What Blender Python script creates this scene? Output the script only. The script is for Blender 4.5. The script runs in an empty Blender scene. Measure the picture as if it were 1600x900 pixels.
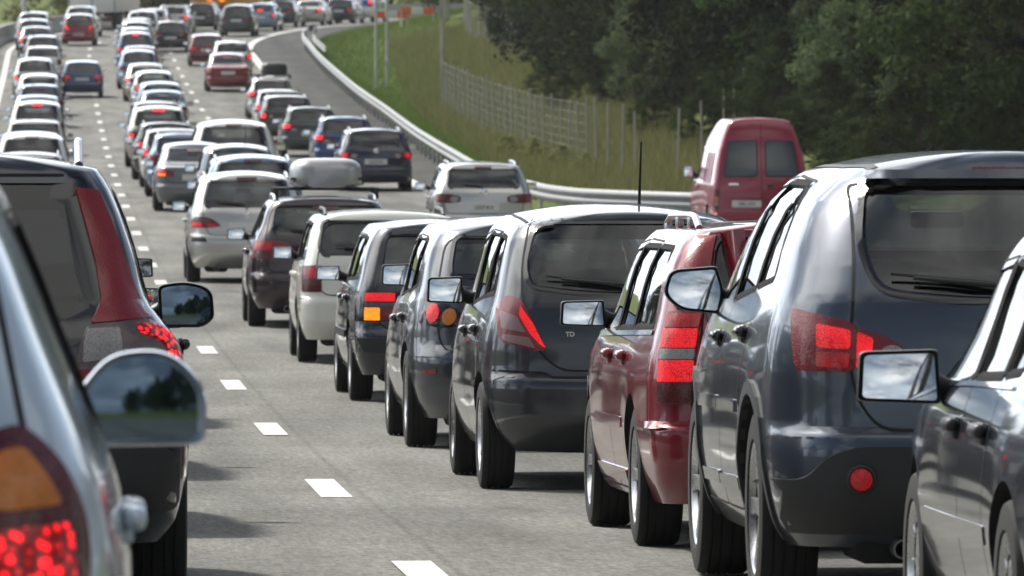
import bpy, bmesh, math, random
import numpy as np
from mathutils import Vector, Matrix, geometry
from mathutils.bvhtree import BVHTree
R = math.radians
random.seed(7)
SC = bpy.context.scene
COL = SC.collection

# ------------------------------------------------------------------ camera
cam_d = bpy.data.cameras.new('camera')
cam = bpy.data.objects.new('camera', cam_d); COL.objects.link(cam)
cam_d.sensor_width = 36.0; cam_d.lens = 281.25
cam_d.clip_start = 0.5; cam_d.clip_end = 6000
CAM_H = 1.61
cam.location = (0, 0, CAM_H)
cam.rotation_euler = (math.pi/2 - 0.0108, 0, -math.atan(0.0568))
cam_d.dof.use_dof = True; cam_d.dof.focus_distance = 40; cam_d.dof.aperture_fstop = 14.0
SC.camera = cam
# ------------------------------------------------------------------ light
SUN_EL, SUN_AZ = 47, 36        # elevation; azimuth measured from straight ahead (+Y) towards the left (-X)
W = bpy.data.worlds.new('World'); SC.world = W; W.use_nodes = True
wn = W.node_tree; wn.nodes.clear()
def N(nt, t, **kw):
    n = nt.nodes.new(t)
    for k, v in kw.items():
        if k == 'inp':
            for a, b in v.items(): n.inputs[a].default_value = b
        else: setattr(n, k, v)
    return n
def LK(nt, a, b): nt.links.new(a, b)
sky = N(wn, 'ShaderNodeTexSky', sky_type='NISHITA'); sky.sun_disc = False
sky.sun_elevation = R(SUN_EL); sky.sun_rotation = R(-SUN_AZ)
sky.air_density = 1.2; sky.dust_density = 1.5
tc = N(wn, 'ShaderNodeTexCoord'); sep = N(wn, 'ShaderNodeSeparateXYZ'); LK(wn, tc.outputs['Generated'], sep.inputs[0])
mz = N(wn, 'ShaderNodeMath', operation='MAXIMUM', inp={1: 0.0}); LK(wn, sep.outputs[2], mz.inputs[0])
az = N(wn, 'ShaderNodeMath', operation='ADD', inp={1: 0.16}); LK(wn, mz.outputs[0], az.inputs[0])
dx = N(wn, 'ShaderNodeMath', operation='DIVIDE'); LK(wn, sep.outputs[0], dx.inputs[0]); LK(wn, az.outputs[0], dx.inputs[1])
dy = N(wn, 'ShaderNodeMath', operation='DIVIDE'); LK(wn, sep.outputs[1], dy.inputs[0]); LK(wn, az.outputs[0], dy.inputs[1])
cb = N(wn, 'ShaderNodeCombineXYZ'); LK(wn, dx.outputs[0], cb.inputs[0]); LK(wn, dy.outputs[0], cb.inputs[1])
cn = N(wn, 'ShaderNodeTexNoise', inp={'Scale': 0.75, 'Detail': 8.0, 'Roughness': 0.58, 'Distortion': 0.3}); LK(wn, cb.outputs[0], cn.inputs['Vector'])
cr = N(wn, 'ShaderNodeValToRGB'); LK(wn, cn.outputs['Fac'], cr.inputs[0])
cr.color_ramp.elements[0].position = 0.38; cr.color_ramp.elements[1].position = 0.54
cn2 = N(wn, 'ShaderNodeTexNoise', inp={'Scale': 1.15, 'Detail': 8.0, 'Roughness': 0.6, 'Distortion': 0.5}); LK(wn, cb.outputs[0], cn2.inputs['Vector'])
cr2 = N(wn, 'ShaderNodeValToRGB'); LK(wn, cn2.outputs['Fac'], cr2.inputs[0])
cr2.color_ramp.elements[0].position = 0.43; cr2.color_ramp.elements[0].color = (.6, .9, 1.5, 1)
cr2.color_ramp.elements[1].position = 0.59; cr2.color_ramp.elements[1].color = (14.5, 14.6, 14.2, 1)
mx = N(wn, 'ShaderNodeMix', data_type='RGBA'); LK(wn, cr.outputs[0], mx.inputs[0]); LK(wn, sky.outputs[0], mx.inputs[6]); LK(wn, cr2.outputs[0], mx.inputs[7])
hw_ = N(wn, 'ShaderNodeMapRange', interpolation_type='SMOOTHSTEP', inp={1: .0, 2: .34, 3: .62, 4: .0}); LK(wn, sep.outputs[2], hw_.inputs[0])   # paler, hazier sky towards the horizon
mxh = N(wn, 'ShaderNodeMix', data_type='RGBA'); LK(wn, hw_.outputs[0], mxh.inputs[0]); LK(wn, mx.outputs[2], mxh.inputs[6]); mxh.inputs[7].default_value = (8.4, 9.6, 11.4, 1)
nd = N(wn, 'ShaderNodeVectorMath', operation='DOT_PRODUCT'); LK(wn, tc.outputs['Generated'], nd.inputs[0])
nd.inputs[1].default_value = (-math.sin(R(SUN_AZ)), math.cos(R(SUN_AZ)), 0)      # brighter haze on the sunward side
sg_ = N(wn, 'ShaderNodeMapRange', interpolation_type='SMOOTHSTEP', inp={1: -.15, 2: .95, 3: .80, 4: 2.6}); LK(wn, nd.outputs['Value'], sg_.inputs[0])
mxs = N(wn, 'ShaderNodeVectorMath', operation='SCALE'); LK(wn, mxh.outputs[2], mxs.inputs[0]); LK(wn, sg_.outputs[0], mxs.inputs[3])
bg = N(wn, 'ShaderNodeBackground', inp={'Strength': 0.085}); LK(wn, mxs.outputs[0], bg.inputs[0])
wo = N(wn, 'ShaderNodeOutputWorld'); LK(wn, bg.outputs[0], wo.inputs[0])
sd = bpy.data.lights.new('sun', 'SUN'); sd.energy = 4.5; sd.angle = R(5.0); sd.color = (1.0, 0.95, 0.87)
so = bpy.data.objects.new('sun', sd); COL.objects.link(so)
sv = Vector((-math.sin(R(SUN_AZ))*math.cos(R(SUN_EL)), math.cos(R(SUN_AZ))*math.cos(R(SUN_EL)), math.sin(R(SUN_EL))))
so.rotation_euler = sv.to_track_quat('Z', 'Y').to_euler(); so.location = (0, 0, 60)
SC.view_settings.view_transform = 'Standard'; SC.view_settings.look = 'None'
SC.view_settings.exposure = 0.16; SC.view_settings.gamma = 1.0
SC.render.engine = 'CYCLES'
SC.cycles.max_bounces = 8; SC.cycles.transparent_max_bounces = 24; SC.cycles.glossy_bounces = 4
SC.cycles.sample_clamp_indirect = 4.0; SC.cycles.caustics_reflective = False; SC.cycles.caustics_refractive = False

# ------------------------------------------------------------------ helpers
def mesh_of(name, verts, faces, mats, smooth=True, angle=38, midx=None):
    me = bpy.data.meshes.new(name); me.from_pydata([tuple(v) for v in verts], [], faces)
    for m in (mats if isinstance(mats, (list, tuple)) else [mats]):
        if m is not None: me.materials.append(m)
    if midx is not None: me.polygons.foreach_set('material_index', midx)
    if smooth:
        me.polygons.foreach_set('use_smooth', [True]*len(me.polygons))
        me.set_sharp_from_angle(angle=R(angle))
    me.update(); return me
def link(name, me, parent=None, loc=(0, 0, 0), rot=(0, 0, 0)):
    o = bpy.data.objects.new(name, me); COL.objects.link(o)
    o.location = loc; o.rotation_euler = rot
    if parent is not None: o.parent = parent
    return o
def add(name, verts, faces, mats, parent=None, smooth=True, angle=38):
    return link(name, mesh_of(name, verts, faces, mats, smooth, angle), parent)
def tag(o, label=None, cat=None, group=None, kind=None):
    for k, v in (('label', label), ('category', cat), ('group', group), ('kind', kind)):
        if v: o[k] = v
    return o
class MB:                      # plain vertex / face collector
    def __init__(s): s.v = []; s.f = []
    def add(s, v, f):
        b = len(s.v); s.v += [tuple(p) for p in v]; s.f += [tuple(i+b for i in q) for q in f]; return s
    def box(s, c, d, bev=0.0, rot=None):
        x, y, z = (q/2 for q in d); b = min(bev, x*.9, y*.9, z*.9)
        if b <= 0:
            v = [(i*x, j*y, k*z) for k in (-1, 1) for j in (-1, 1) for i in (-1, 1)]
            f = [(0, 2, 3, 1), (4, 5, 7, 6), (0, 1, 5, 4), (2, 6, 7, 3), (0, 4, 6, 2), (1, 3, 7, 5)]
        else:
            bm = bmesh.new(); bmesh.ops.create_cube(bm, size=1)
            for q in bm.verts: q.co = Vector((q.co.x*2*x, q.co.y*2*y, q.co.z*2*z))
            bmesh.ops.bevel(bm, geom=list(bm.edges), offset=b, segments=2, affect='EDGES', profile=0.5)
            bm.verts.index_update()
            v = [q.co.copy() for q in bm.verts]; f = [tuple(q.index for q in p.verts) for p in bm.faces]; bm.free()
        if rot is not None: v = [rot @ Vector(q) for q in v]
        return s.add([(q[0]+c[0], q[1]+c[1], q[2]+c[2]) for q in v], f)
    def tube(s, pts, rad, n=8, caps=True):
        pts = [Vector(p) for p in pts]; rads = rad if isinstance(rad, (list, tuple)) else [rad]*len(pts)
        v = []; f = []
        for i, p in enumerate(pts):
            t = (pts[min(i+1, len(pts)-1)] - pts[max(i-1, 0)])
            t = t.normalized() if t.length > 1e-9 else Vector((0, 0, 1))
            a = t.cross(Vector((0, 0, 1)) if abs(t.z) < .9 else Vector((1, 0, 0))).normalized(); b = t.cross(a)
            for k in range(n):
                w = 2*math.pi*k/n; v.append(p + (a*math.cos(w) + b*math.sin(w))*rads[i])
        for i in range(len(pts)-1):
            for k in range(n):
                f.append((i*n+k, i*n+(k+1) % n, (i+1)*n+(k+1) % n, (i+1)*n+k))
        if caps: f.append(tuple(range(n-1, -1, -1))); f.append(tuple((len(pts)-1)*n+k for k in range(n)))
        return s.add(v, f)
    def lathe(s, prof, n=28, axis='x', c=(0, 0, 0)):   # prof: (along axis, radius)
        v = []; f = []; m = len(prof)
        for k in range(n):
            w = 2*math.pi*k/n
            for a, r in prof:
                p = (a, r*math.cos(w), r*math.sin(w)) if axis == 'x' else ((r*math.cos(w), r*math.sin(w), a) if axis == 'z' else (r*math.sin(w), a, r*math.cos(w)))
                v.append((p[0]+c[0], p[1]+c[1], p[2]+c[2]))
        for k in range(n):
            k2 = (k+1) % n
            for i in range(m-1): f.append((k*m+i, k*m+i+1, k2*m+i+1, k2*m+i))
        return s.add(v, f)
    def obj(s, name, mat, parent=None, smooth=True, angle=38): return add(name, s.v, s.f, mat, parent, smooth, angle)
    def mesh(s, name, mat, smooth=True, angle=38): return mesh_of(name, s.v, s.f, mat, smooth, angle)
def interp(tab, x): return float(np.interp(x, [t[0] for t in tab], [t[1] for t in tab]))
def smooth_tab(tab):           # monotone cubic through the points
    X = np.array([t[0] for t in tab], float); Y = np.array([t[1] for t in tab], float)
    h = np.diff(X); d = np.diff(Y)/h; m = np.zeros(len(X)); m[0] = d[0]; m[-1] = d[-1]
    for i in range(1, len(X)-1):
        if d[i-1]*d[i] > 0:
            w1 = 2*h[i]+h[i-1]; w2 = h[i]+2*h[i-1]; m[i] = (w1+w2)/(w1/d[i-1]+w2/d[i])
    def f(x):
        x = min(max(x, X[0]), X[-1]); i = min(max(int(np.searchsorted(X, x))-1, 0), len(h)-1)
        t = (x-X[i])/h[i]; t2 = t*t; t3 = t2*t
        return float((2*t3-3*t2+1)*Y[i]+(t3-2*t2+t)*h[i]*m[i]+(-2*t3+3*t2)*Y[i+1]+(t3-t2)*h[i]*m[i+1])
    return f

# ------------------------------------------------------------------ materials
MATS = {}
def mat(name):
    m = bpy.data.materials.new(name); m.use_nodes = True; nt = m.node_tree; nt.nodes.clear()
    out = N(nt, 'ShaderNodeOutputMaterial'); return m, nt, out
def principled(nt, out, **inp):
    p = N(nt, 'ShaderNodeBsdfPrincipled')
    for k, v in inp.items(): p.inputs[k.replace('_', ' ')].default_value = v
    LK(nt, p.outputs[0], out.inputs[0]); return p
def simple(name, col, rough=.5, metal=0., coat=0., grain=0.0, scale=40):
    if name in MATS: return MATS[name]
    m, nt, out = mat(name); p = principled(nt, out, Base_Color=(*col, 1), Roughness=rough, Metallic=metal, Coat_Weight=coat, Coat_Roughness=.05)
    t = N(nt, 'ShaderNodeTexCoord'); n = N(nt, 'ShaderNodeTexNoise', inp={'Scale': scale, 'Detail': 4.0}); LK(nt, t.outputs['Object'], n.inputs['Vector'])
    mr = N(nt, 'ShaderNodeMapRange', inp={3: max(rough-.08, .0), 4: rough+.1}); LK(nt, n.outputs['Fac'], mr.inputs[0]); LK(nt, mr.outputs[0], p.inputs['Roughness'])
    if grain:
        mm = N(nt, 'ShaderNodeMix', data_type='RGBA'); LK(nt, n.outputs['Fac'], mm.inputs[0])
        mm.inputs[6].default_value = (*[c*(1-grain) for c in col], 1); mm.inputs[7].default_value = (*[min(c*(1+grain), 1) for c in col], 1)
        LK(nt, mm.outputs[2], p.inputs['Base Color'])
    MATS[name] = m; return m
def paint(name, col, metal=.45, rough=.33):
    name = 'paint_'+name
    if name in MATS: return MATS[name]
    m, nt, out = mat(name); p = principled(nt, out, Roughness=rough, Metallic=metal, Coat_Weight=1.0, Coat_Roughness=.025)
    t = N(nt, 'ShaderNodeTexCoord'); s = N(nt, 'ShaderNodeSeparateXYZ'); LK(nt, t.outputs['Object'], s.inputs[0])
    n = N(nt, 'ShaderNodeTexNoise', inp={'Scale': 5.0, 'Detail': 6.0, 'Roughness': .65}); LK(nt, t.outputs['Object'], n.inputs['Vector'])
    mr = N(nt, 'ShaderNodeMapRange', inp={1: .6, 2: .15, 3: 0., 4: .35}); LK(nt, s.outputs[2], mr.inputs[0])   # road dust splashed on the lower panels
    mu = N(nt, 'ShaderNodeMath', operation='MULTIPLY'); LK(nt, mr.outputs[0], mu.inputs[0]); LK(nt, n.outputs['Fac'], mu.inputs[1])
    fl = N(nt, 'ShaderNodeTexNoise', inp={'Scale': 900.0, 'Detail': 1.0}); LK(nt, t.outputs['Object'], fl.inputs['Vector'])
    hs = N(nt, 'ShaderNodeMapRange', inp={1: .35, 2: .65, 3: .8, 4: 1.25}); LK(nt, fl.outputs['Fac'], hs.inputs[0])
    cm = N(nt, 'ShaderNodeVectorMath', operation='SCALE'); cm.inputs[0].default_value = col; LK(nt, hs.outputs[0], cm.inputs[3])
    mm = N(nt, 'ShaderNodeMix', data_type='RGBA'); LK(nt, mu.outputs[0], mm.inputs[0]); LK(nt, cm.outputs[0], mm.inputs[6]); mm.inputs[7].default_value = (.11, .10, .09, 1)
    LK(nt, mm.outputs[2], p.inputs['Base Color'])
    cw = N(nt, 'ShaderNodeMapRange', inp={3: 1., 4: .25}); LK(nt, mu.outputs[0], cw.inputs[0]); LK(nt, cw.outputs[0], p.inputs['Coat Weight'])
    rr = N(nt, 'ShaderNodeMapRange', inp={3: .015, 4: .09}); LK(nt, n.outputs['Fac'], rr.inputs[0]); LK(nt, rr.outputs[0], p.inputs['Coat Roughness'])
    MATS[name] = m; return m
def glass_mat(name, tint, fac):
    if name in MATS: return MATS[name]
    m, nt, out = mat(name)
    tr = N(nt, 'ShaderNodeBsdfTransparent'); tr.inputs[0].default_value = (*tint, 1)
    gl = N(nt, 'ShaderNodeBsdfGlossy', inp={'Roughness': .02}); gl.inputs[0].default_value = (1, 1, 1, 1)
    fr = N(nt, 'ShaderNodeLayerWeight', inp={'Blend': .36}); fm = N(nt, 'ShaderNodeMath', operation='MULTIPLY_ADD', inp={1: 1.0, 2: fac}); LK(nt, fr.outputs[0], fm.inputs[0])
    df = N(nt, 'ShaderNodeBsdfDiffuse'); df.inputs[0].default_value = (.20, .19, .17, 1)     # thin road film on the pane
    t = N(nt, 'ShaderNodeTexCoord'); n = N(nt, 'ShaderNodeTexNoise', inp={'Scale': 3.0, 'Detail': 6.0}); LK(nt, t.outputs['Object'], n.inputs['Vector'])
    mr = N(nt, 'ShaderNodeMapRange', inp={1: .35, 2: .75, 3: .0, 4: .035}); LK(nt, n.outputs['Fac'], mr.inputs[0])
    m0 = N(nt, 'ShaderNodeMixShader'); LK(nt, mr.outputs[0], m0.inputs[0]); LK(nt, tr.outputs[0], m0.inputs[1]); LK(nt, df.outputs[0], m0.inputs[2])
    m1 = N(nt, 'ShaderNodeMixShader'); LK(nt, fm.outputs[0], m1.inputs[0]); LK(nt, m0.outputs[0], m1.inputs[1]); LK(nt, gl.outputs[0], m1.inputs[2])
    LK(nt, m1.outputs[0], out.inputs[0]); MATS[name] = m; return m
def lens(name, col, emit=0., dark=.35, scale=70., amp=.8):
    name = 'lens_'+name
    if name in MATS: return MATS[name]
    m, nt, out = mat(name); p = principled(nt, out, Roughness=.2, Coat_Weight=.5, Coat_Roughness=.02, Specular_IOR_Level=.5)
    t = N(nt, 'ShaderNodeTexCoord'); b = N(nt, 'ShaderNodeTexVoronoi', inp={'Scale': scale}); LK(nt, t.outputs['Object'], b.inputs['Vector'])
    n = N(nt, 'ShaderNodeTexNoise', inp={'Scale': 7.0, 'Detail': 1.0}); LK(nt, t.outputs['Object'], n.inputs['Vector'])
    a = N(nt, 'ShaderNodeMath', operation='MULTIPLY_ADD', inp={1: -2.25*amp, 2: .55+.75*amp}); LK(nt, b.outputs['Distance'], a.inputs[0])
    a2 = N(nt, 'ShaderNodeMath', operation='MULTIPLY_ADD', inp={1: .8}); LK(nt, n.outputs['Fac'], a2.inputs[0]); LK(nt, a.outputs[0], a2.inputs[2])
    mr = N(nt, 'ShaderNodeMapRange', inp={1: .35, 2: 1.25}); LK(nt, a2.outputs[0], mr.inputs[0])
    mm = N(nt, 'ShaderNodeMix', data_type='RGBA'); LK(nt, mr.outputs[0], mm.inputs[0])
    mm.inputs[6].default_value = (*[c*dark for c in col], 1); mm.inputs[7].default_value = (*col, 1); LK(nt, mm.outputs[2], p.inputs['Base Color'])
    bu = N(nt, 'ShaderNodeBump', inp={'Strength': .35, 'Distance': .004}); LK(nt, b.outputs['Distance'], bu.inputs['Height']); LK(nt, bu.outputs[0], p.inputs['Normal'])
    if emit:
        p.inputs['Emission Color'].default_value = (*col, 1)
        me = N(nt, 'ShaderNodeMapRange', inp={1: .45, 2: 1.15, 3: emit*.1, 4: emit*1.9}); LK(nt, a2.outputs[0], me.inputs[0]); LK(nt, me.outputs[0], p.inputs['Emission Strength'])
    MATS[name] = m; return m
M_black = simple('black_plastic', (.012, .012, .014), .45)
M_gloss = simple('gloss_black', (.008, .008, .010), .12, coat=.6)
M_pillar = simple('pillar_black', (.006, .006, .007), .85)
MATS['pillar_black'].node_tree.nodes['Principled BSDF'].inputs['Specular IOR Level'].default_value = .15
M_gap = simple('panel_gap', (.004, .004, .005), .8)
M_under = simple('underbody', (.006, .006, .006), .85, grain=.4)
M_rubber = simple('tyre_rubber', (.009, .009, .009), .85, grain=.3, scale=25)
M_alloy = simple('alloy', (.55, .55, .56), .28, metal=.9)
M_chrome = simple('chrome', (.85, .86, .88), .09, metal=1.)
M_mirror = simple('mirror_silver', (.92, .94, .95), .0, metal=1.)
MATS['mirror_silver'].node_tree.nodes['Principled BSDF'].inputs['Roughness'].default_value = .02
M_mirb = simple('mirror_blue', (.14, .19, .24), .0, metal=1.)
MATS['mirror_blue'].node_tree.nodes['Principled BSDF'].inputs['Roughness'].default_value = .03
M_trim = simple('cabin_trim', (.03, .03, .033), .8, grain=.3)
M_seat = simple('seat_cloth', (.055, .055, .06), .9, grain=.25)
M_rail = simple('rail_aluminium', (.5, .51, .53), .3, metal=.85)
M_clad = simple('grey_cladding', (.017, .018, .020), .55, grain=.15)
M_plate = simple('plate_white', (.72, .72, .69), .35)
M_ink = simple('plate_ink', (.02, .02, .02), .5)
M_steel = simple('exhaust_steel', (.35, .34, .33), .35, metal=1.)
G_rear = glass_mat('glass_tinted', (.36, .41, .41), .022)
G_wind = glass_mat('glass_windscreen', (.70, .76, .74), .02)
G_side = glass_mat('glass_side', (.36, .40, .39), .10)
G_dark = glass_mat('glass_privacy', (.16, .18, .19), .0)
L_red = lens('red', (.27, .003, .008), 0., .5, 190., .5)
L_redd = lens('red_dim', (.15, .002, .005), 0., .4, 130.)
L_lit = lens('red_lit', (.62, .005, .009), .85, .4, 230., .4)
L_cluster = lens('red_cluster', (.8, .008, .012), 1.3, .12, 46., 1.)
L_glow = lens('red_soft', (.45, .004, .008), .25, .4, 210., .5)
L_amb = lens('amber', (.75, .22, .015), 0., .6, 150., .5)
L_amblit = lens('amber_lit', (1., .22, .008), 1.2, .6, 120., .35)
L_clr = lens('clear', (.40, .38, .37), 0., .55, 150., .5)
L_strip = lens('strip', (.27, .004, .010), 0., .72, 150., .3)
L_smoke = lens('smoke', (.13, .09, .09), 0., .6, 190., .4)
L_pink = lens('pinkish_clear', (.30, .17, .17), 0., .6, 190., .4)
# ------------------------------------------------------------------ car builder
# local axes of a car: x to its right, y forward from the rear bumper (y = 0), z up from the road
def round_poly(pts, r=.05, n=4):
    out = []; m = len(pts)
    for i in range(m):
        p = Vector(pts[i][:2]); a = Vector(pts[i-1][:2]); b = Vector(pts[(i+1) % m][:2])
        rr = pts[i][2] if len(pts[i]) > 2 else r
        da = a-p; db = b-p; rr = min(rr, da.length*.45, db.length*.45)
        if rr < 1e-4: out.append(p); continue
        s = p+da.normalized()*rr; e = p+db.normalized()*rr
        for k in range(n+1):
            t = k/n; out.append(s*(1-t)**2 + p*2*t*(1-t) + e*t*t)
    return out
def subdiv(pts, step, closed=True):
    out = []; m = len(pts)
    for i in range(m if closed else m-1):
        a = pts[i]; b = pts[(i+1) % m]; k = max(1, int(math.ceil((b-a).length/step)))
        for j in range(k): out.append(a+(b-a)*(j/k))
    if not closed: out.append(pts[-1])
    return out
def area(p): return .5*sum(p[i-1].x*p[i].y-p[i].x*p[i-1].y for i in range(len(p)))
def offset_poly(p, d):         # d > 0 grows
    s = 1 if area(p) > 0 else -1; out = []; m = len(p)
    for i in range(m):
        e1 = (p[i]-p[i-1]); e2 = (p[(i+1) % m]-p[i])
        if e1.length < 1e-7: e1 = e2
        if e2.length < 1e-7: e2 = e1
        n1 = Vector((e1.y, -e1.x)).normalized(); n2 = Vector((e2.y, -e2.x)).normalized()
        b = (n1+n2); b = b.normalized() if b.length > 1e-6 else n1
        out.append(p[i]+b*(s*d/max(.5, b.dot(n1))))
    return out
def in_poly(p, q):
    c = False; j = len(q)-1
    for i in range(len(q)):
        if (q[i].y > p[1]) != (q[j].y > p[1]) and p[0] < (q[j].x-q[i].x)*(p[1]-q[i].y)/(q[j].y-q[i].y)+q[i].x: c = not c
        j = i
    return c
class Chart:
    def __init__(s, kind, azd=0):
        if kind == 'rear': a = R(azd); s.d = Vector((math.sin(a), math.cos(a), 0)); s.e = Vector((math.cos(a), -math.sin(a), 0)); s.f = Vector((0, 0, 1))
        elif kind == 'side': s.d = Vector((1, 0, 0)); s.e = Vector((0, 1, 0)); s.f = Vector((0, 0, 1))       # left flank
        elif kind == 'sider': s.d = Vector((-1, 0, 0)); s.e = Vector((0, 1, 0)); s.f = Vector((0, 0, 1))     # right flank
        elif kind == 'front': s.d = Vector((0, -1, 0)); s.e = Vector((1, 0, 0)); s.f = Vector((0, 0, 1))
        elif kind == 'top': s.d = Vector((0, 0, -1)); s.e = Vector((1, 0, 0)); s.f = Vector((0, 1, 0))
    def to(s, p): p = Vector(p); return Vector((p.dot(s.e), p.dot(s.f)))
    def hit(s, bvh, q, off=0.):
        o = s.e*q[0]+s.f*q[1]
        l, n, i, dd = bvh.ray_cast(o-s.d*9, s.d)
        if l is None:
            l, n, i, dd = bvh.find_nearest(o-s.d*.9) if abs(s.d.z) < .5 else bvh.find_nearest(o)
            if n.dot(s.d) > 0: n = -s.d
        k = max(.35, -n.dot(s.d))
        return l-s.d*(off/k)
def patch(bvh, ch, poly, off=.004, skirt=.012, step=.05, dome=0.):
    b = subdiv(poly, step); m = len(b)
    xs = [p.x for p in b]; ys = [p.y for p in b]; pts = list(b); ins = offset_poly(poly, -step*.45)
    nx = int((max(xs)-min(xs))/step)+1; ny = int((max(ys)-min(ys))/step)+1
    for i in range(1, nx):
        for j in range(1, ny):
            q = (min(xs)+i*(max(xs)-min(xs))/nx, min(ys)+j*(max(ys)-min(ys))/ny)
            if in_poly(q, ins) and in_poly(q, poly): pts.append(Vector(q))
    r = geometry.delaunay_2d_cdt(pts, [(i, (i+1) % m) for i in range(m)], [], 1, 1e-6)
    P, E_, F_ = r[0], r[1], r[2]
    cnt = {}
    for f in F_:
        for i in range(3):
            e = (f[i], f[(i+1) % 3]); k = (min(e), max(e)); cnt.setdefault(k, []).append(e)
    cx = sum(xs)/m; cy = sum(ys)/m; hw = (max(xs)-min(xs))/2+1e-6; hh = (max(ys)-min(ys))/2+1e-6
    V = []
    for p in P:
        dm = dome*max(0, 1-((p.x-cx)/hw)**2)*max(0, 1-((p.y-cy)/hh)**2) if dome else 0
        V.append(ch.hit(bvh, p, off+dm))
    # orient towards the viewer of the chart
    F = []
    for f in F_:
        n = (V[f[1]]-V[f[0]]).cross(V[f[2]]-V[f[0]])
        F.append(tuple(f) if n.dot(ch.d) < 0 else tuple(f[::-1]))
    if skirt:
        mp = {}
        for k, es in cnt.items():
            if len(es) == 1:
                for i in k:
                    if i not in mp: mp[i] = len(V); V.append(V[i]+ch.d*skirt)
        for k, es in cnt.items():
            if len(es) == 1:
                a, b2 = es[0]; F.append((b2, a, mp[a], mp[b2]))
    return V, F
def ribbon(bvh, ch, line, w, off=.002, closed=False, step=.06):
    L = [Vector(p[:2]) for p in line]; L = subdiv(L, step, closed); n = len(L); V = []; F = []
    for i in range(n):
        a = L[i-1] if (closed or i > 0) else L[i]; b = L[(i+1) % n] if (closed or i < n-1) else L[i]
        t = (b-a).normalized(); nn = Vector((-t.y, t.x))*(w/2)
        V.append(ch.hit(bvh, L[i]+nn, off)); V.append(ch.hit(bvh, L[i]-nn, off))
    for i in range(n if closed else n-1):
        j = (i+1) % n; F.append((2*i, 2*i+1, 2*j+1, 2*j))
    return V, F
def band(bvh, ch, poly, out, inn, off=.003):
    A = offset_poly(poly, out); B = offset_poly(poly, -inn); n = len(poly); V = []; F = []
    for i in range(n): V += [ch.hit(bvh, A[i], off*.3), ch.hit(bvh, A[i]*.4+B[i]*.6, off), ch.hit(bvh, B[i], -.012)]
    for i in range(n):
        j = (i+1) % n; F += [(3*i, 3*i+1, 3*j+1, 3*j), (3*i+1, 3*i+2, 3*j+2, 3*j+1)]
    return V, F
def mirror_x(V, F): return [(-v[0], v[1], v[2]) for v in V], [tuple(f[::-1]) for f in F]

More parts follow.
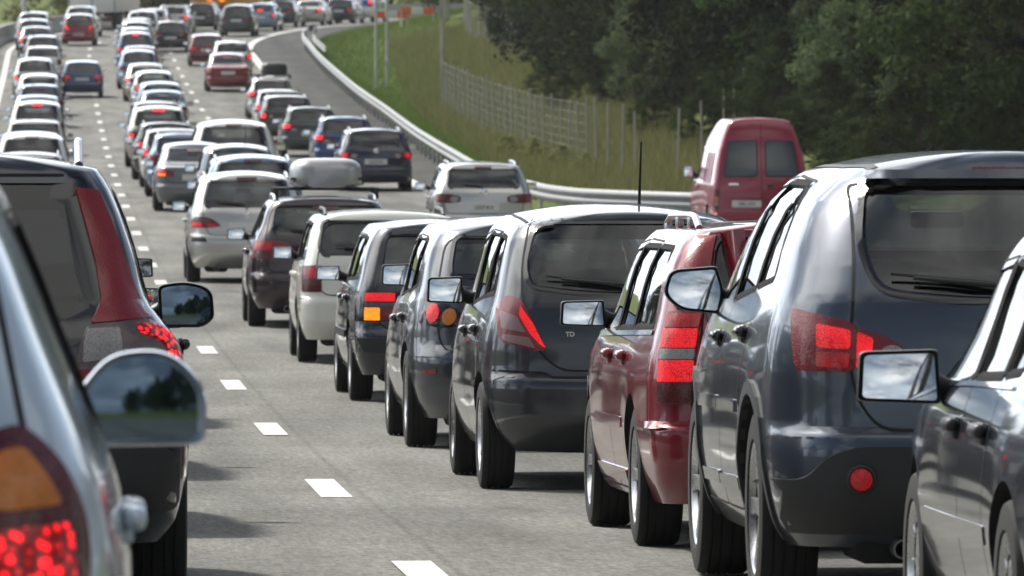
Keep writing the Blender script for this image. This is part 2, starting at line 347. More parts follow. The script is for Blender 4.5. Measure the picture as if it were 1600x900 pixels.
def shell(sp):
    L, Wd, H = sp['L'], sp['W'], sp['H']; rear = smooth_tab(sp['rear']); front = smooth_tab(sp['front']); half = smooth_tab(sp['half'])
    zb = sp['zb']; zt = H-sp['crown']; belt = sp['belt']
    zs = set(np.round(np.arange(zb, zt, .042), 3)) | {round(t[0], 3) for t in sp['rear'] if zb <= t[0] <= zt} | {round(zt, 3)}
    for a, b in zip(sp['rear'], sp['rear'][1:]):       # steep ledges get extra rings
        if abs(b[1]-a[1]) > .12: zs |= set(np.round(np.linspace(a[0], b[0], 6), 4))
    zs = sorted(z for z in zs if zb <= z <= zt+1e-6)
    zs = [z for i, z in enumerate(zs) if i == 0 or z-zs[i-1] > .006]
    rings = []
    def ring(z, w, yr, yf, rr, rf, bow):
        rr = min(rr, w*.9); rf = min(rf, w*.9); pts = []
        ry = rr*sp['ry']; yc = yr+bow*((w-rr)/max(w, 1e-6))**2 if w > 1e-6 else yr
        for k in range(7): u = k/7; pts.append((-(w-rr)*u, yr+bow*((w-rr)*u/max(w, 1e-6))**2))
        for k in range(8): th = k/8*math.pi/2; pts.append((-(w-rr)-rr*math.sin(th), yc+ry*(1-math.cos(th))))
        y0 = yc+ry; y1 = yf-rf
        for k in range(56): pts.append((-w, y0+(y1-y0)*k/55))
        for k in range(1, 7): th = k/6*math.pi/2; pts.append((-(w-rf)-rf*math.cos(th), y1+rf*math.sin(th)))
        for k in range(1, 5): pts.append((-(w-rf)*(1-k/4), yf))
        return [(x, y, z) for x, y in pts]
    rrt = sp['rr']
    for z in zs: rings.append((ring(z, Wd/2*half(z), rear(z), front(z), interp(rrt, z), .35, sp['bow']), z))
    wt = Wd/2*half(zt); yrt, yft = rear(zt), front(zt); r0 = interp(rrt, zt)
    for k in range(1, 8):
        q = k/7; w = wt*(1-q)
        rings.append((ring(zt+sp['crown']*(1-(1-q)**2.2), w, yrt+q*.10, yft-q*.15, r0*(1-q), .3*(1-q), sp['bow']*(1-q)), zt))
    bot = []
    for q in (1., .66, .33): bot.append((ring(zb-.02*q, Wd/2*half(zb)*(1-q), rear(zb)+.05, front(zb)-.05, .2*(1-q), .2*(1-q), 0), zb))
    rings = bot+rings
    tp = sp['taper']; ym = L*.52; axl = (sp['ro'], sp['ro']+sp['wb'])
    V = []; n = None
    for pts, t in rings:
        q = min(max((t-belt)/(zt-belt), 0), 1); q = q*q*(3-2*q)
        wq = max(0, 1-abs(t-belt)/.45)
        full = []
        for x, y, z in pts:
            d = (y-ym)/(L/2); s = 1-(tp[0]*max(0, -d)**2.6+tp[1]*max(0, d)**2.6)
            fl = sum(math.exp(-((y-a)/.40)**2) for a in axl)*max(0, 1-abs(t-.55)/.4)*sp['flare']
            x2 = x*s*(1+fl/(Wd/2)) if abs(x) > Wd*.35 else x*s
            pk = sp['peak']; a = max(0, pk-y)/max(pk-yrt, .1); b = max(0, y-pk)/max(yft-pk, .1)
            z2 = z+q*(sp['arc'][0]*(1-a*a)*sp.get('lift', 1.)-sp['arc'][1]*b*b)+sp['wedge']*(L/2-y)*wq
            full.append((x2, y, z2))
        mir = [(-x, y, z) for x, y, z in reversed(full[1:-1])]
        rg = full+mir; n = len(rg); V += rg
    F = []
    for i in range(len(rings)-1):
        for k in range(n):
            k2 = (k+1) % n; F.append((i*n+k, i*n+k2, (i+1)*n+k2, (i+1)*n+k))
    bm = bmesh.new(); vs = [bm.verts.new(v) for v in V]
    for f in F: bm.faces.new([vs[i] for i in f])
    bmesh.ops.remove_doubles(bm, verts=list(bm.verts), dist=1e-5); bmesh.ops.dissolve_degenerate(bm, edges=list(bm.edges), dist=1e-6)
    bmesh.ops.recalc_face_normals(bm, faces=list(bm.faces))
    return bm
def cut_region(bm, ch, poly, extra=None):
    """split the faces along the outline of poly (seen along the chart) and return the faces inside"""
    P = poly; m = len(P)
    if area(P) < 0: P = P[::-1]
    x0 = min(p.x for p in P); x1 = max(p.x for p in P); y0 = min(p.y for p in P); y1 = max(p.y for p in P)
    def bb(f):
        q = [ch.to(v.co) for v in f.verts]; return min(a.x for a in q), max(a.x for a in q), min(a.y for a in q), max(a.y for a in q)
    cand = []
    for f in bm.faces:
        if f.normal.dot(ch.d) > -.04: continue
        if extra and not extra(f.calc_center_median()): continue
        b = bb(f)
        if b[1] < x0 or b[0] > x1 or b[3] < y0 or b[2] > y1: continue
        cand.append(f)
    cand = set(cand)
    for i in range(m):
        a, b = P[i], P[(i+1) % m]
        if (b-a).length < 1e-5: continue
        lo = (min(a.x, b.x)-1e-4, max(a.x, b.x)+1e-4, min(a.y, b.y)-1e-4, max(a.y, b.y)+1e-4)
        fs = []
        for f in cand:
            q = bb(f)
            if q[1] < lo[0] or q[0] > lo[1] or q[3] < lo[2] or q[2] > lo[3]: continue
            fs.append(f)
        if not fs: continue
        t = b-a; nrm = ch.e*(-t.y)+ch.f*t.x
        co = ch.e*a.x+ch.f*a.y
        g = set(fs)
        for f in fs: g.update(f.edges); g.update(f.verts)
        r = bmesh.ops.bisect_plane(bm, geom=list(g), dist=1e-5, plane_co=co, plane_no=nrm)
        cand = {f for f in cand if f.is_valid}
        cand.update(x for x in r['geom'] if isinstance(x, bmesh.types.BMFace) and x.is_valid)
    out = []
    for f in cand:
        c = f.calc_center_bounds() if len(f.verts) < 5 else f.calc_center_median()
        if in_poly(ch.to(c), P): out.append(f)
    return out
def take(bm, faces, name, mats, parent, angle=38):
    idx = {}; V = []; F = []; mi = []
    for f in faces:
        q = []
        for v in f.verts:
            if v not in idx: idx[v] = len(V); V.append(tuple(v.co))
            q.append(idx[v])
        F.append(q); mi.append(f.material_index)
    if not F: return None
    o = link(name, mesh_of(name, V, F, mats, True, angle, mi), parent)
    bmesh.ops.delete(bm, geom=list(faces), context='FACES'); return o

WHEELS = {}
def wheel_meshes(r, w, style, rimmat):
    k = (round(r, 3), w, style)
    if k in WHEELS: return WHEELS[k]
    ri = r*.665; h = w/2
    prof = [(-h*.80, ri*.97), (-h*.98, ri*1.06), (-h, r*.86), (-h*.93, r*.955), (-h*.78, r*.99)]
    for g in (-.55, -.2, .2, .55): prof += [(h*(g-.05), r), (h*(g-.045), r-.009), (h*(g+.045), r-.009), (h*(g+.05), r)]
    prof += [(h*.78, r*.99), (h*.93, r*.955), (h, r*.86), (h*.98, ri*1.06), (h*.80, ri*.97)]
    ty = MB().lathe(prof, 40).mesh('tyre', M_rubber, True, 30)
    hub = MB().lathe([(-h*.5, .02), (-h*.5, ri*.9), (h*.7, ri*.95), (h*.7, .02)], 24).mesh('wheel', M_under)
    rim = MB().lathe([(-h*.70, ri*.90), (-h*.86, ri*.965), (-h*.92, ri*1.01), (-h*.80, ri*1.02), (-h*.4, ri*.93)], 36)
    rim.lathe([(-h*.78, .001), (-h*.80, ri*.12), (-h*.74, ri*.20), (-h*.45, ri*.22)], 16)
    if style == 'cap':
        rim.lathe([(-h*.62, ri*.2), (-h*.74, ri*.5), (-h*.70, ri*.72)], 28)
        for q in range(9):
            a = 2*math.pi*q/9; rim.box((-h*.70, math.cos(a)*ri*.8, math.sin(a)*ri*.8), (h*.2, ri*.24, ri*.10), .006, Matrix.Rotation(a, 3, 'X'))
    else:
        n = {'five': 5, 'six': 6, 'ten': 10}[style]; wd = {'five': .24, 'six': .20, 'ten': .11}[style]
        for q in range(n):
            a = 2*math.pi*q/n; m = Matrix.Rotation(a, 3, 'X')
            v = []
            for rr, ww, xx in ((ri*.12, ri*wd*.9, -h*.76), (ri*.5, ri*wd*.8, -h*.80), (ri*.95, ri*wd*1.15, -h*.86)):
                for s in (-1, 1): v += [m @ Vector((xx, rr, s*ww/2)), m @ Vector((xx+.03, rr, s*ww/2*1.15))]
            f = []
            for i in (0, 4): f += [(i, i+2, i+6, i+4), (i, i+4, i+5, i+1), (i+2, i+3, i+7, i+6)]
            rim.add(v, f)
    rm = rim.mesh('rim', rimmat, True, 30)
    WHEELS[k] = (ty, hub, rm); return WHEELS[k]
def mirror_shape(kind, w, h):
    if kind == 'leaf': p = [(-.5, -.08, .22), (-.38, .44, .16), (.36, .52, .06), (.48, .0, .2), (.40, -.5, .05), (-.22, -.42, .16)]
    elif kind == 'round': p = [(-.5, -.3, .2), (-.46, .38, .25), (.0, .55, .3), (.5, .45, .12), (.46, -.5, .1), (-.3, -.5, .2)]
    elif kind == 'bell': p = [(-.48, -.46, .10), (-.5, .12, .35), (-.22, .5, .4), (.22, .47, .4), (.5, .02, .4), (.48, -.48, .10)]
    else: p = [(-.5, -.44, .09), (-.47, .46, .10), (.46, .5, .08), (.5, -.5, .08)]
    return [Vector((q.x*w, q.y*h)) for q in round_poly([(a, b, c) for a, b, c in p], .1, 5)]
def add_mirrors(root, sp, bvh, bodym):
    mw, mh = sp['mir']; y = sp['mir_y']; z = sp['mir_z']; kind = sp['mir_kind']
    out = mirror_shape(kind, mw, mh)
    for s in (-1, 1):
        base = Chart('side').hit(bvh, (y+.07, z-.03)); xin = base.x; cx = xin-sp.get('mir_gap', .04)-mw/2
        mb = MB(); loops = [(1.0, 0.0), (1.03, .025), (1.0, .06), (.86, .10), (.55, .128), (.15, .138)]; V = []; n = len(out)
        V += [(p.x*.90, .010, p.y*.88) for p in out]
        for sc, yy in loops: V += [(p.x*sc, yy-.0, p.y*sc) for p in out]
        F = []
        for i in range(len(loops)):
            for k in range(n): F.append((i*n+k, (i+1)*n+k, (i+1)*n+(k+1) % n, i*n+(k+1) % n))
        F.append(tuple(range(n))[::-1]); F.append(tuple(len(loops)*n+k for k in range(n)))
        V = [(v[0]+cx, v[1]+y, v[2]+z) for v in V]
        mb.add(V, F)
        # stalk to the door
        mb2 = MB(); mb2.tube([(cx+mw*.42, y+.055, z-mh*.16), (cx+mw*.55+.03, y+.075, z-mh*.30), (xin+.05, y+.10, z-mh*.36)], [.045, .036, .05], 10)
        g = [(p.x*.90, p.y*.88) for p in out]
        # convex mirror glass, rings out from the middle
        gv = [(0, 0, 0)]; gf = []; rad_ = 1.3
        for q in (.125, .25, .375, .5, .625, .75, .875, 1.): gv += [(a*q, (a*a+b*b)*q*q/(2*rad_), b*q) for a, b in g]
        for k in range(n):
            gf.append((0, 1+(k+1) % n, 1+k))
            for i in range(7): gf.append((1+i*n+k, 1+i*n+(k+1) % n, 1+(i+1)*n+(k+1) % n, 1+(i+1)*n+k))
        if s > 0: mbv, mbf = mirror_x(mb.v, mb.f); m2v, m2f = mirror_x(mb2.v, mb2.f); gv, gf = mirror_x(gv, gf)
        else: mbv, mbf, m2v, m2f = mb.v, mb.f, mb2.v, mb2.f
        h = add('wing_mirror', mbv, mbf, bodym if sp['mir_body'] else M_black, root, True, 50)
        add('mirror_stalk', m2v, m2f, M_black, h, True, 50)
        ti = sp['mir_tilt'] if s < 0 else sp['mir_tilt_r']
        mm_ = mesh_of('mirror_glass', gv, gf, M_mirror if s < 0 else sp.get('mir_mat_r', M_mirror), True, 80); mm_.normals_split_custom_set_from_vertices([Vector((p[0]/rad_, -1, p[2]/rad_)).normalized() for p in gv])
        link('mirror_glass', mm_, h, (s*abs(cx), y-.012-mw*.5*math.sin(R(abs(ti[1])))*.8, z), (R(-ti[0]), 0, R(ti[1])*s))
def base_spec(**k):
    d = dict(L=4.3, W=1.74, H=1.45, zb=.2, crown=.06, belt=.93, ro=.8, wb=2.58, bow=.09, ry=1.15, taper=(.07, .16), flare=.012, arc=(.05, .10), wedge=.0,
             wr=.31, ww=.2, rim='five', arch=.045, ws=.8, mir=(.21, .145), mir_kind='rect', mir_body=False, mir_tilt=(6, 1), mir_tilt_r=(-1, 8), plate=(0, .72), plate_txt=None,
             glass=None, side=None, seats=True, high=True, wiper=True, rails=None, lights=[], tailgate=True, tg_w=.80, bump=.60, antenna=None, handle=True, belt_chrome=False,
             skirt=True, exhaust=-.45, spoiler=None, extra=None, sedan=False, hand_mat=None, plate_on=True, mould=None)
    d.update(k); L, H, W_, b = d['L'], d['H'], d['W'], d['belt']
    d.setdefault('peak', L*.52)
    bu = d['bump']; sl = d.get('slope', .42)
    d.setdefault('rear', [(d['zb'], .12), (d['zb']+.1, .04), (.42, .0), (bu-.05, .0), (bu, .02), (bu+.03, .065), (.8, .085), (b, .13), (b+.1, .17), (H-.2, .16+sl*.75), (H-.1, .16+sl), (H, .2+sl)])
    yA = d['side'][-1][-1][0] if d['side'] else L-.95; yAt = d['side'][-1][-2][0] if d['side'] else L-1.6      # foot and head of the A-pillar
    d.setdefault('front', [(d['zb'], L-.14), (.32, L-.03), (.5, L), (.6, L-.04), (.7, L-.16), (.79, L-.42), (b-.02, min(yA+.24, L-.5)), (b+.03, yA+.12), (H-.1, yAt+.10), (H, yAt-.02)])
    d.setdefault('half', [(d['zb'], .90), (.33, .965), (.55, 1.), (.75, .99), (b-.05, .965), (b+.05, .93), (H-.30, .835), (H-.14, .765), (H-.06, .69), (H, .6)])
    d.setdefault('rr', [(d['zb'], .2), (.6, .24), (b, .22), (H-.1, .2), (H, .15)])
    d.setdefault('mir_y', L-1.72); d.setdefault('mir_z', b+.06)
    return d
def box_side(yC, yB, yA, yAt, zt, zr, zf, yCt=None, yD=None, r=.04):
    """side glass: rear quarter (if yD), rear door, front door; returned as outlines in (y, z)"""
    yCt = yC+.25 if yCt is None else yCt; out = []; g = .055
    zz = lambda y: zr+(zf-zr)*(y-yC)/(yA-yC)
    top = lambda y: zt-.02*max(0, (y-yB)/(yAt-yB))**2*2
    if yD:
        out.append([(yC, zz(yC), r), (yCt, zt-.02, r*1.5), (yD-g/2, top(yD), .015), (yD-g/2, zz(yD), .015)])
        out.append([(yD+g/2, zz(yD), .015), (yD+g/2, top(yD), .015), (yB-g/2-.01, top(yB), .015), (yB-g/2-.01, zz(yB), .015)])
    else: out.append([(yC, zz(yC), r), (yCt, zt-.015, r*1.5), (yB-g/2-.01, top(yB), .015), (yB-g/2-.01, zz(yB), .015)])
    out.append([(yB+g/2+.01, zz(yB), .015), (yB+g/2+.01, top(yB), .015), (yAt, zt-.035, r*2), (yA, zf, .02)])
    return out
def build_car(name, sp, bodym, rimmat=None):
    L, Wd, H = sp['L'], sp['W'], sp['H']; root = bpy.data.objects.new(name, None); COL.objects.link(root); root.empty_display_size = .4
    bm = shell(sp); bvh = BVHTree.FromBMesh(bm)
    ar = sp['wr']+sp['arch']; zax = sp['wr']
    # wheel arches
    me = bpy.data.meshes.new('t'); bm.to_mesh(me); bm.free(); me.materials.append(bodym); me.materials.append(M_under)
    ob = bpy.data.objects.new('t', me); COL.objects.link(ob)
    c = MB()
    for y in (sp['ro'], sp['ro']+sp['wb']):
        for s in (-1, 1):
            pr = [(s*(Wd/2-.34), .002), (s*(Wd/2-.34), ar), (s*(Wd/2+.3), ar), (s*(Wd/2+.3), .002)]
            c.lathe(pr, 44, 'x', (0, y, zax+.01))
    cb_ = bmesh.new(); cv = [cb_.verts.new(v) for v in c.v]
    for f in c.f: cb_.faces.new([cv[i] for i in f])
    bmesh.ops.remove_doubles(cb_, verts=list(cb_.verts), dist=.006); bmesh.ops.recalc_face_normals(cb_, faces=list(cb_.faces))
    cm_ = bpy.data.meshes.new('t2'); cb_.to_mesh(cm_); cb_.free()
    co = bpy.data.objects.new('t2', cm_); COL.objects.link(co)
    md = ob.modifiers.new('b', 'BOOLEAN'); md.operation = 'DIFFERENCE'; md.solver = 'EXACT'; md.object = co
    dg = bpy.context.evaluated_depsgraph_get(); me2 = bpy.data.meshes.new_from_object(ob.evaluated_get(dg))
    bpy.data.objects.remove(ob); bpy.data.objects.remove(co)
    bm = bmesh.new(); bm.from_mesh(me2); bm.normal_update()
    for f in bm.faces:
        cc = f.calc_center_median(); f.material_index = 0
        for y in (sp['ro'], sp['ro']+sp['wb']):
            if math.hypot(cc.y-y, cc.z-zax-.01) < ar-.0005 and abs(cc.x) < Wd/2-.005 and (abs(f.normal.x) > .9 or True):
                if math.hypot(cc.y-y, cc.z-zax-.01) > ar*.9 or abs(abs(cc.x)-(Wd/2-.34)) < .01: f.material_index = 1
        if f.normal.z < -.85 and cc.z < sp['zb']+.08: f.material_index = 1
    CR, CS, CSR, CF, CT = Chart('rear'), Chart('side'), Chart('sider'), Chart('front'), Chart('top')
    gaps = MB(); gl = G_rear
    # ---- glass openings
    panes = []
    if sp['glass']: panes.append(('rear_window', CR, round_poly(sp['glass'], .06), G_dark if sp.get('dark_rear') else G_rear, 0))
    wz0 = sp['belt']+.07; wz1 = H-.13; hw0 = Wd/2*.80; hw1 = Wd/2*.62
    panes.append(('windscreen', CF, round_poly([(-hw0, wz0), (-hw1, wz1), (hw1, wz1), (hw0, wz0)], .06), G_wind, 0))
    for i, p in enumerate(sp['side'] or []):
        pp = round_poly(p, .03); m = sp.get('side_glass', G_side)
        panes.append(('side_window', CS, pp, m, -1)); panes.append(('side_window', CSR, pp, m, 1))
    for nm, ch, poly, m, s in panes:
        fs = cut_region(bm, ch, poly, (lambda c, s=s: c.x*s > 0) if s else None)
        fs = [f for f in fs if f.material_index == 0]
        bmesh.ops.delete(bm, geom=fs, context='FACES')
        V, F = patch(bvh, ch, offset_poly(poly, .012), -.007, 0, .09)
        g = add(nm, V, F, m, root)
        V, F = band(bvh, ch, poly, .016, .022 if nm != 'rear_window' else sp.get('frit', .022), .004); add('window_seal', V, F, M_gloss if nm == 'rear_window' else M_pillar, g, True, 60)
    sd_ = sp['side'] or []
    for p, q in zip(sd_, sd_[1:]):          # matt black posts between the side panes
        for s, ch in ((-1, CS), (1, CSR)):
            V, F = patch(bvh, ch, [Vector((p[-1][0]-.012, p[-1][1])), Vector((p[2][0]-.012, p[2][1])), Vector((q[1][0]+.012, q[1][1])), Vector((q[0][0]+.012, q[0][1]))], .0045, .008, .12); add('window_post', V, F, M_pillar, root, True, 60)
    # ---- inner lining, from the same skin
    if sp['seats']:
        bm.normal_update(); V = []; F = []; ix = {}
        for f in bm.faces:
            if f.calc_center_median().z < .5 or f.material_index: continue
            q = []
            for v in f.verts:
                if v not in ix: ix[v] = len(V); V.append(v.co-v.normal*.03)
                q.append(ix[v])
            F.append(tuple(q[::-1]))
        add('cabin_lining', V, F, M_trim, root)
    # ---- panels cut out as parts of their own
    def panel(nm, ch, poly, s=0, gapw=.008, m=bodym, cond=None):
        fs = cut_region(bm, ch, poly, (lambda c: c.x*s > 0 and (cond is None or cond(c))) if s else cond); fs = [f for f in fs if f.material_index == 0]
        if not fs: return None
        mt = [m, M_under]; o = take(bm, fs, nm, mt, root)
        V, F = ribbon(bvh, ch, poly, gapw, .0018, True); gaps.add(V, F); return o
    for d in sp.get('doors', []):
        for s, ch in ((-1, CS), (1, CSR)):
            o = panel('door', ch, round_poly(d, .05, 3), s)
            if o and sp['handle']:
                ys = [p[0] for p in d]; hy = min(ys)+.17; hz = sp['belt']-.10+sp['wedge']*(L/2-hy); 
                p = CS.hit(bvh, (hy, hz)); mb = MB().box((0, 0, 0), (.045, .20, .045), .018); mb.box((.012, 0, -.01), (.02, .16, .07), .008)
                V = [(s*abs(v[0]+p.x-.02), v[1]+p.y, v[2]+p.z) for v in mb.v]
                add('door_handle', V, [f[::-1] for f in mb.f] if s > 0 else mb.f, sp['hand_mat'] or bodym, o, True, 50)
    if sp['tailgate']:
        tg = sp.get('tg') or [(-sp['tg_w']*Wd/2*.93, sp['bump']+.03, .1), (-sp['tg_w']*Wd/2, sp['belt'], .1), (-sp['tg_w']*Wd/2*.86, H-.10, .1), (sp['tg_w']*Wd/2*.86, H-.10, .1), (sp['tg_w']*Wd/2, sp['belt'], .1), (sp['tg_w']*Wd/2*.93, sp['bump']+.03, .1)]
        panel('boot_lid' if sp['sedan'] else 'tailgate', CR, round_poly(tg, .08, 4), 0, .011, bodym, lambda c: c.y < L*.35)
    bz = sp['bump']; by = sp.get('bump_y', sp['ro']-ar-.02)
    fs = []
    for s, ch in ((-1, CS), (1, CSR)):
        fs += cut_region(bm, ch, [Vector((-.2, 0.0)), Vector((by, .0)), Vector((by, bz-.02)), Vector((by-.06, bz)), Vector((-.2, bz))], lambda c, s=s: c.x*s > 0)
    fs = [f for f in bm.faces if f.calc_center_median().z < bz and f.calc_center_median().y < by and not (f.normal.z < -.8 and f.calc_center_median().z < sp['zb']+.03)]
    take(bm, fs, 'rear_bumper', [sp.get('bump_mat', bodym), M_under], root)
    for s, ch in ((-1, CS), (1, CSR)):
        V, F = ribbon(bvh, ch, [(by, sp['zb']+.03), (by, bz-.02), (by-.06, bz), (.12, bz)], .007, .0018); gaps.add(V, F)
    take(bm, list(bm.faces), 'body', [bodym, M_under], root); bm.free()
    if gaps.v: gaps.obj('panel_gap', M_gap, root, False)
    # ---- lights
    for l in sp['lights']:
        ch = Chart('rear', l.get('az', 0))
        def prj(p): return (ch.to((p[0], p[1], p[2])) if len(p) == 3 else Vector(p))
        def rp(pts, r): q = [prj(p) for p in pts]; return round_poly([(a.x, a.y) for a in q], r, 4)
        V, F = patch(bvh, ch, rp(l['poly'], l.get('r', .03)), l.get('off', .008), .03, .045, l.get('dome', .006))
        subs = []
        for q in l.get('sub', []):
            subs.append((q[0], q[2], *patch(bvh, ch, rp(q[1], q[3] if len(q) > 3 else .012), l.get('off', .008)+(q[4] if len(q) > 4 else .006), .012, .04, l.get('dome', .006)*.6)))
        for s in (-1, 1):
            v, f = (V, F) if s < 0 else mirror_x(V, F)
            o = add('tail_light', v, f, l['mat'], root, True, 45)
            for nm, m, sv_, sf in subs:
                a, b = (sv_, sf) if s < 0 else mirror_x(sv_, sf)
                if l.get('only_left') == nm and s > 0: m = l.get('alt', L_amb)
                add(nm, a, b, m, o, True, 45)
    # ---- number plate, high brake light, wiper, exhaust
    if sp['plate_on']:
        px, pz = sp['plate']; V, F = patch(bvh, CR, round_poly([(px-.27, pz-.062), (px-.27, pz+.062), (px+.27, pz+.062), (px+.27, pz-.062)], .01), .012, .02, .2)
        pl = add('number_plate', V, F, M_plate, root, False)
        if sp['plate_txt']: text_on(pl, sp['plate_txt'], .085, (px, CR.hit(bvh, (px, pz), .0165).y, pz-.03), M_ink, 'plate_lettering')
    if sp['high']:
        hz = sp.get('high_z') or (sp['glass'][1][1]-.03 if sp['glass'] else H-.1); hm = sp.get('high_mat', L_redd)
        V, F = patch(bvh, CR, round_poly([(-.15, hz-.02), (-.15, hz+.02), (.15, hz+.02), (.15, hz-.02)], .012), .010, .02, .08); add('high_brake_light', V, F, hm, root)
    if sp['wiper'] and sp['glass']:
        z0 = min(p[1] for p in sp['glass']); 
        a = CR.hit(bvh, (0, z0+.0), .03); b = CR.hit(bvh, (-.02, z0+.05), .03); e = CR.hit(bvh, (-.40, z0+.085), .022); e2 = CR.hit(bvh, (-.48, z0+.10), .02); g = CR.hit(bvh, (-.05, z0+.06), .02)
        mb = MB().tube([a, b, e], [.016, .012, .007], 8).tube([g, e2], [.008, .006], 6); mb.obj('wiper', M_black, root)
    if sp['exhaust'] is not None:
        ex = sp['exhaust']; MB().lathe([(.02, .030), (.02, .036), (.30, .036)], 16, 'y', (ex, .03, sp['zb']+.0)).obj('exhaust_pipe', M_steel, root)
        MB().box((ex, .45, sp['zb']+.02), (.34, .5, .16), .05).obj('silencer', M_under, root)
    if sp['antenna']:
        ax, ay, al = sp['antenna']; p = CT.hit(bvh, (ax, ay)); MB().tube([p-Vector((0, -.03, .01)), p+Vector((0, 0, .03)), p+Vector((0, -.02, .08)), p+Vector((0, -al*.35, al))], [.032, .020, .009, .006], 8).obj('antenna', M_black, root)
    if sp['rails']:
        x, y0, y1, hh, rm = sp['rails']
        for s in (-1, 1):
            pts = []
            for i in range(11):
                t = i/10; y = y0+(y1-y0)*t; p = CT.hit(bvh, (-x, y)); up = hh*min(1, math.sin(min(t, 1-t)*math.pi*2.2)*1.4) if min(t, 1-t) < .22 else hh
                pts.append((s*x, y, p.z+max(.0, up)))
            mb = MB().tube(pts, .017, 8)
            for i in (2, 5, 8): mb.box((s*x, pts[i][1], pts[i][2]-hh/2), (.03, .12, hh), .008)
            mb.obj('roof_rail', rm, root)
    add_mirrors(root, sp, bvh, bodym)
    # ---- wheels
    ty, hub, rim = wheel_meshes(sp['wr'], sp['ww'], sp['rim'], rimmat or M_alloy)
    for y in (sp['ro'], sp['ro']+sp['wb']):
        for s in (-1, 1):
            h = link('wheel', hub, root, (s*(Wd/2*(1-.0)-sp['ww']/2-.015), y, sp['wr']), (0, 0, 0 if s < 0 else math.pi))
            link('tyre', ty, h); link('rim', rim, h)
    # ---- cabin
    if sp['seats']:
        yb = sp.get('yB', L*.53); mb = MB().box((0, L*.47, .36), (Wd*.80, L*.62, .22), .03); mb.obj('cabin_floor', M_trim, root)
        d = MB().box((0, L-1.72, sp['belt']-.12), (Wd*.80, .45, .26), .06); d.obj('dashboard', M_trim, root)
        def seat(nm, x, y, w, heads):
            m = MB(); rt = Matrix.Rotation(R(-14), 3, 'X'); zt = sp['belt']-.02
            m.box((x, y+.05, (zt+.45)/2), (w, .16, zt-.40), .05, rt); m.box((x, y+.38, .52), (w, .5, .16), .06)
            o = m.obj(nm, M_seat, root)
            for hx in heads: MB().box((x+hx, y-.04, zt+.13), (.26, .11, .18), .045, rt).box((x+hx, y-.03, zt+.02), (.1, .02, .12), .005).obj('head_restraint', M_seat, o)
        seat('front_seat', -.37, yb-.18, .50, [0]); seat('front_seat', .37, yb-.18, .50, [0]); seat('rear_seat', 0, yb-1.02, Wd*.72, [-.40, .40])
        link('parcel_shelf', MB().box((0, (yb-1.02)/2+.1, sp['belt']-.03), (Wd*.74, max(.3, yb-1.35), .03), .01).mesh('parcel_shelf', M_trim), root)
        MB().box((0, L-1.66, H-.25), (.22, .04, .07), .02).obj('rear_view_mirror', M_black, root)
    root['bvh'] = 0; del root['bvh']
    if sp['extra']: sp['extra'](root, sp, bvh, bodym)
    return root, bvh
def text_on(parent, txt, size, loc, m, name, yaw=0, bold=0.):
    cu = bpy.data.curves.new('t', 'FONT'); cu.body = txt; cu.size = size; cu.align_x = 'CENTER'; cu.extrude = .0015; cu.offset = bold
    o = bpy.data.objects.new('t', cu); COL.objects.link(o)
    me = bpy.data.meshes.new_from_object(o.evaluated_get(bpy.context.evaluated_depsgraph_get())); bpy.data.objects.remove(o)
    me.transform(Matrix.Translation(loc) @ Matrix.Rotation(yaw, 4, 'Z') @ Matrix.Rotation(math.pi/2, 4, 'X')); me.materials.clear(); me.materials.append(m); me.name = name
    return link(name, me, parent)
def ppatch(root, name, ch, bvh, pts, m, off=.006, skirt=.014, r=.03, both=True, step=.06, dome=0., label=None):
    V, F = patch(bvh, ch, round_poly(pts, r, 4), off, skirt, step, dome); o = add(name, V, F, m, root, True, 45)
    if both: v, f = mirror_x(V, F); add(name, v, f, m, root, True, 45)
    return o
# ------------------------------------------------------------------ the kinds of car in the queue
P_slate = paint('slate', (.050, .062, .086), .5, .28); P_red = paint('red', (.20, .003, .014), .1, .25); P_graph = paint('graphite', (.032, .036, .043), .5, .28)
P_char = paint('charcoal', (.045, .052, .064), .5, .28); P_black = paint('black', (.008, .009, .012), .1, .2); P_cream = paint('cream', (.72, .71, .64), 0.)
P_maroon = paint('maroon', (.026, .012, .017), .3, .26); P_silver = paint('silver', (.56, .55, .52), .7, .3); P_navy = paint('navy', (.006, .010, .036), .1, .22)
P_blueblk = paint('blue_black', (.009, .013, .024), .2, .22); P_white = paint('white', (.78, .78, .76), 0.); P_ice = paint('ice_blue', (.20, .27, .37), .6); P_pine = paint('pine', (.022, .040, .036), .3)
P_blue = paint('blue', (.014, .050, .19), .15, .25); P_brown = paint('brown', (.06, .045, .042), .3); P_vanred = paint('van_red', (.29, .006, .034), .05)
P_steel = paint('steel_blue', (.14, .19, .27), .5); P_gold = paint('champagne', (.45, .42, .35), .6); P_grey = paint('grey', (.17, .18, .19), .55); P_teal = paint('teal', (.02, .06, .11), .3)

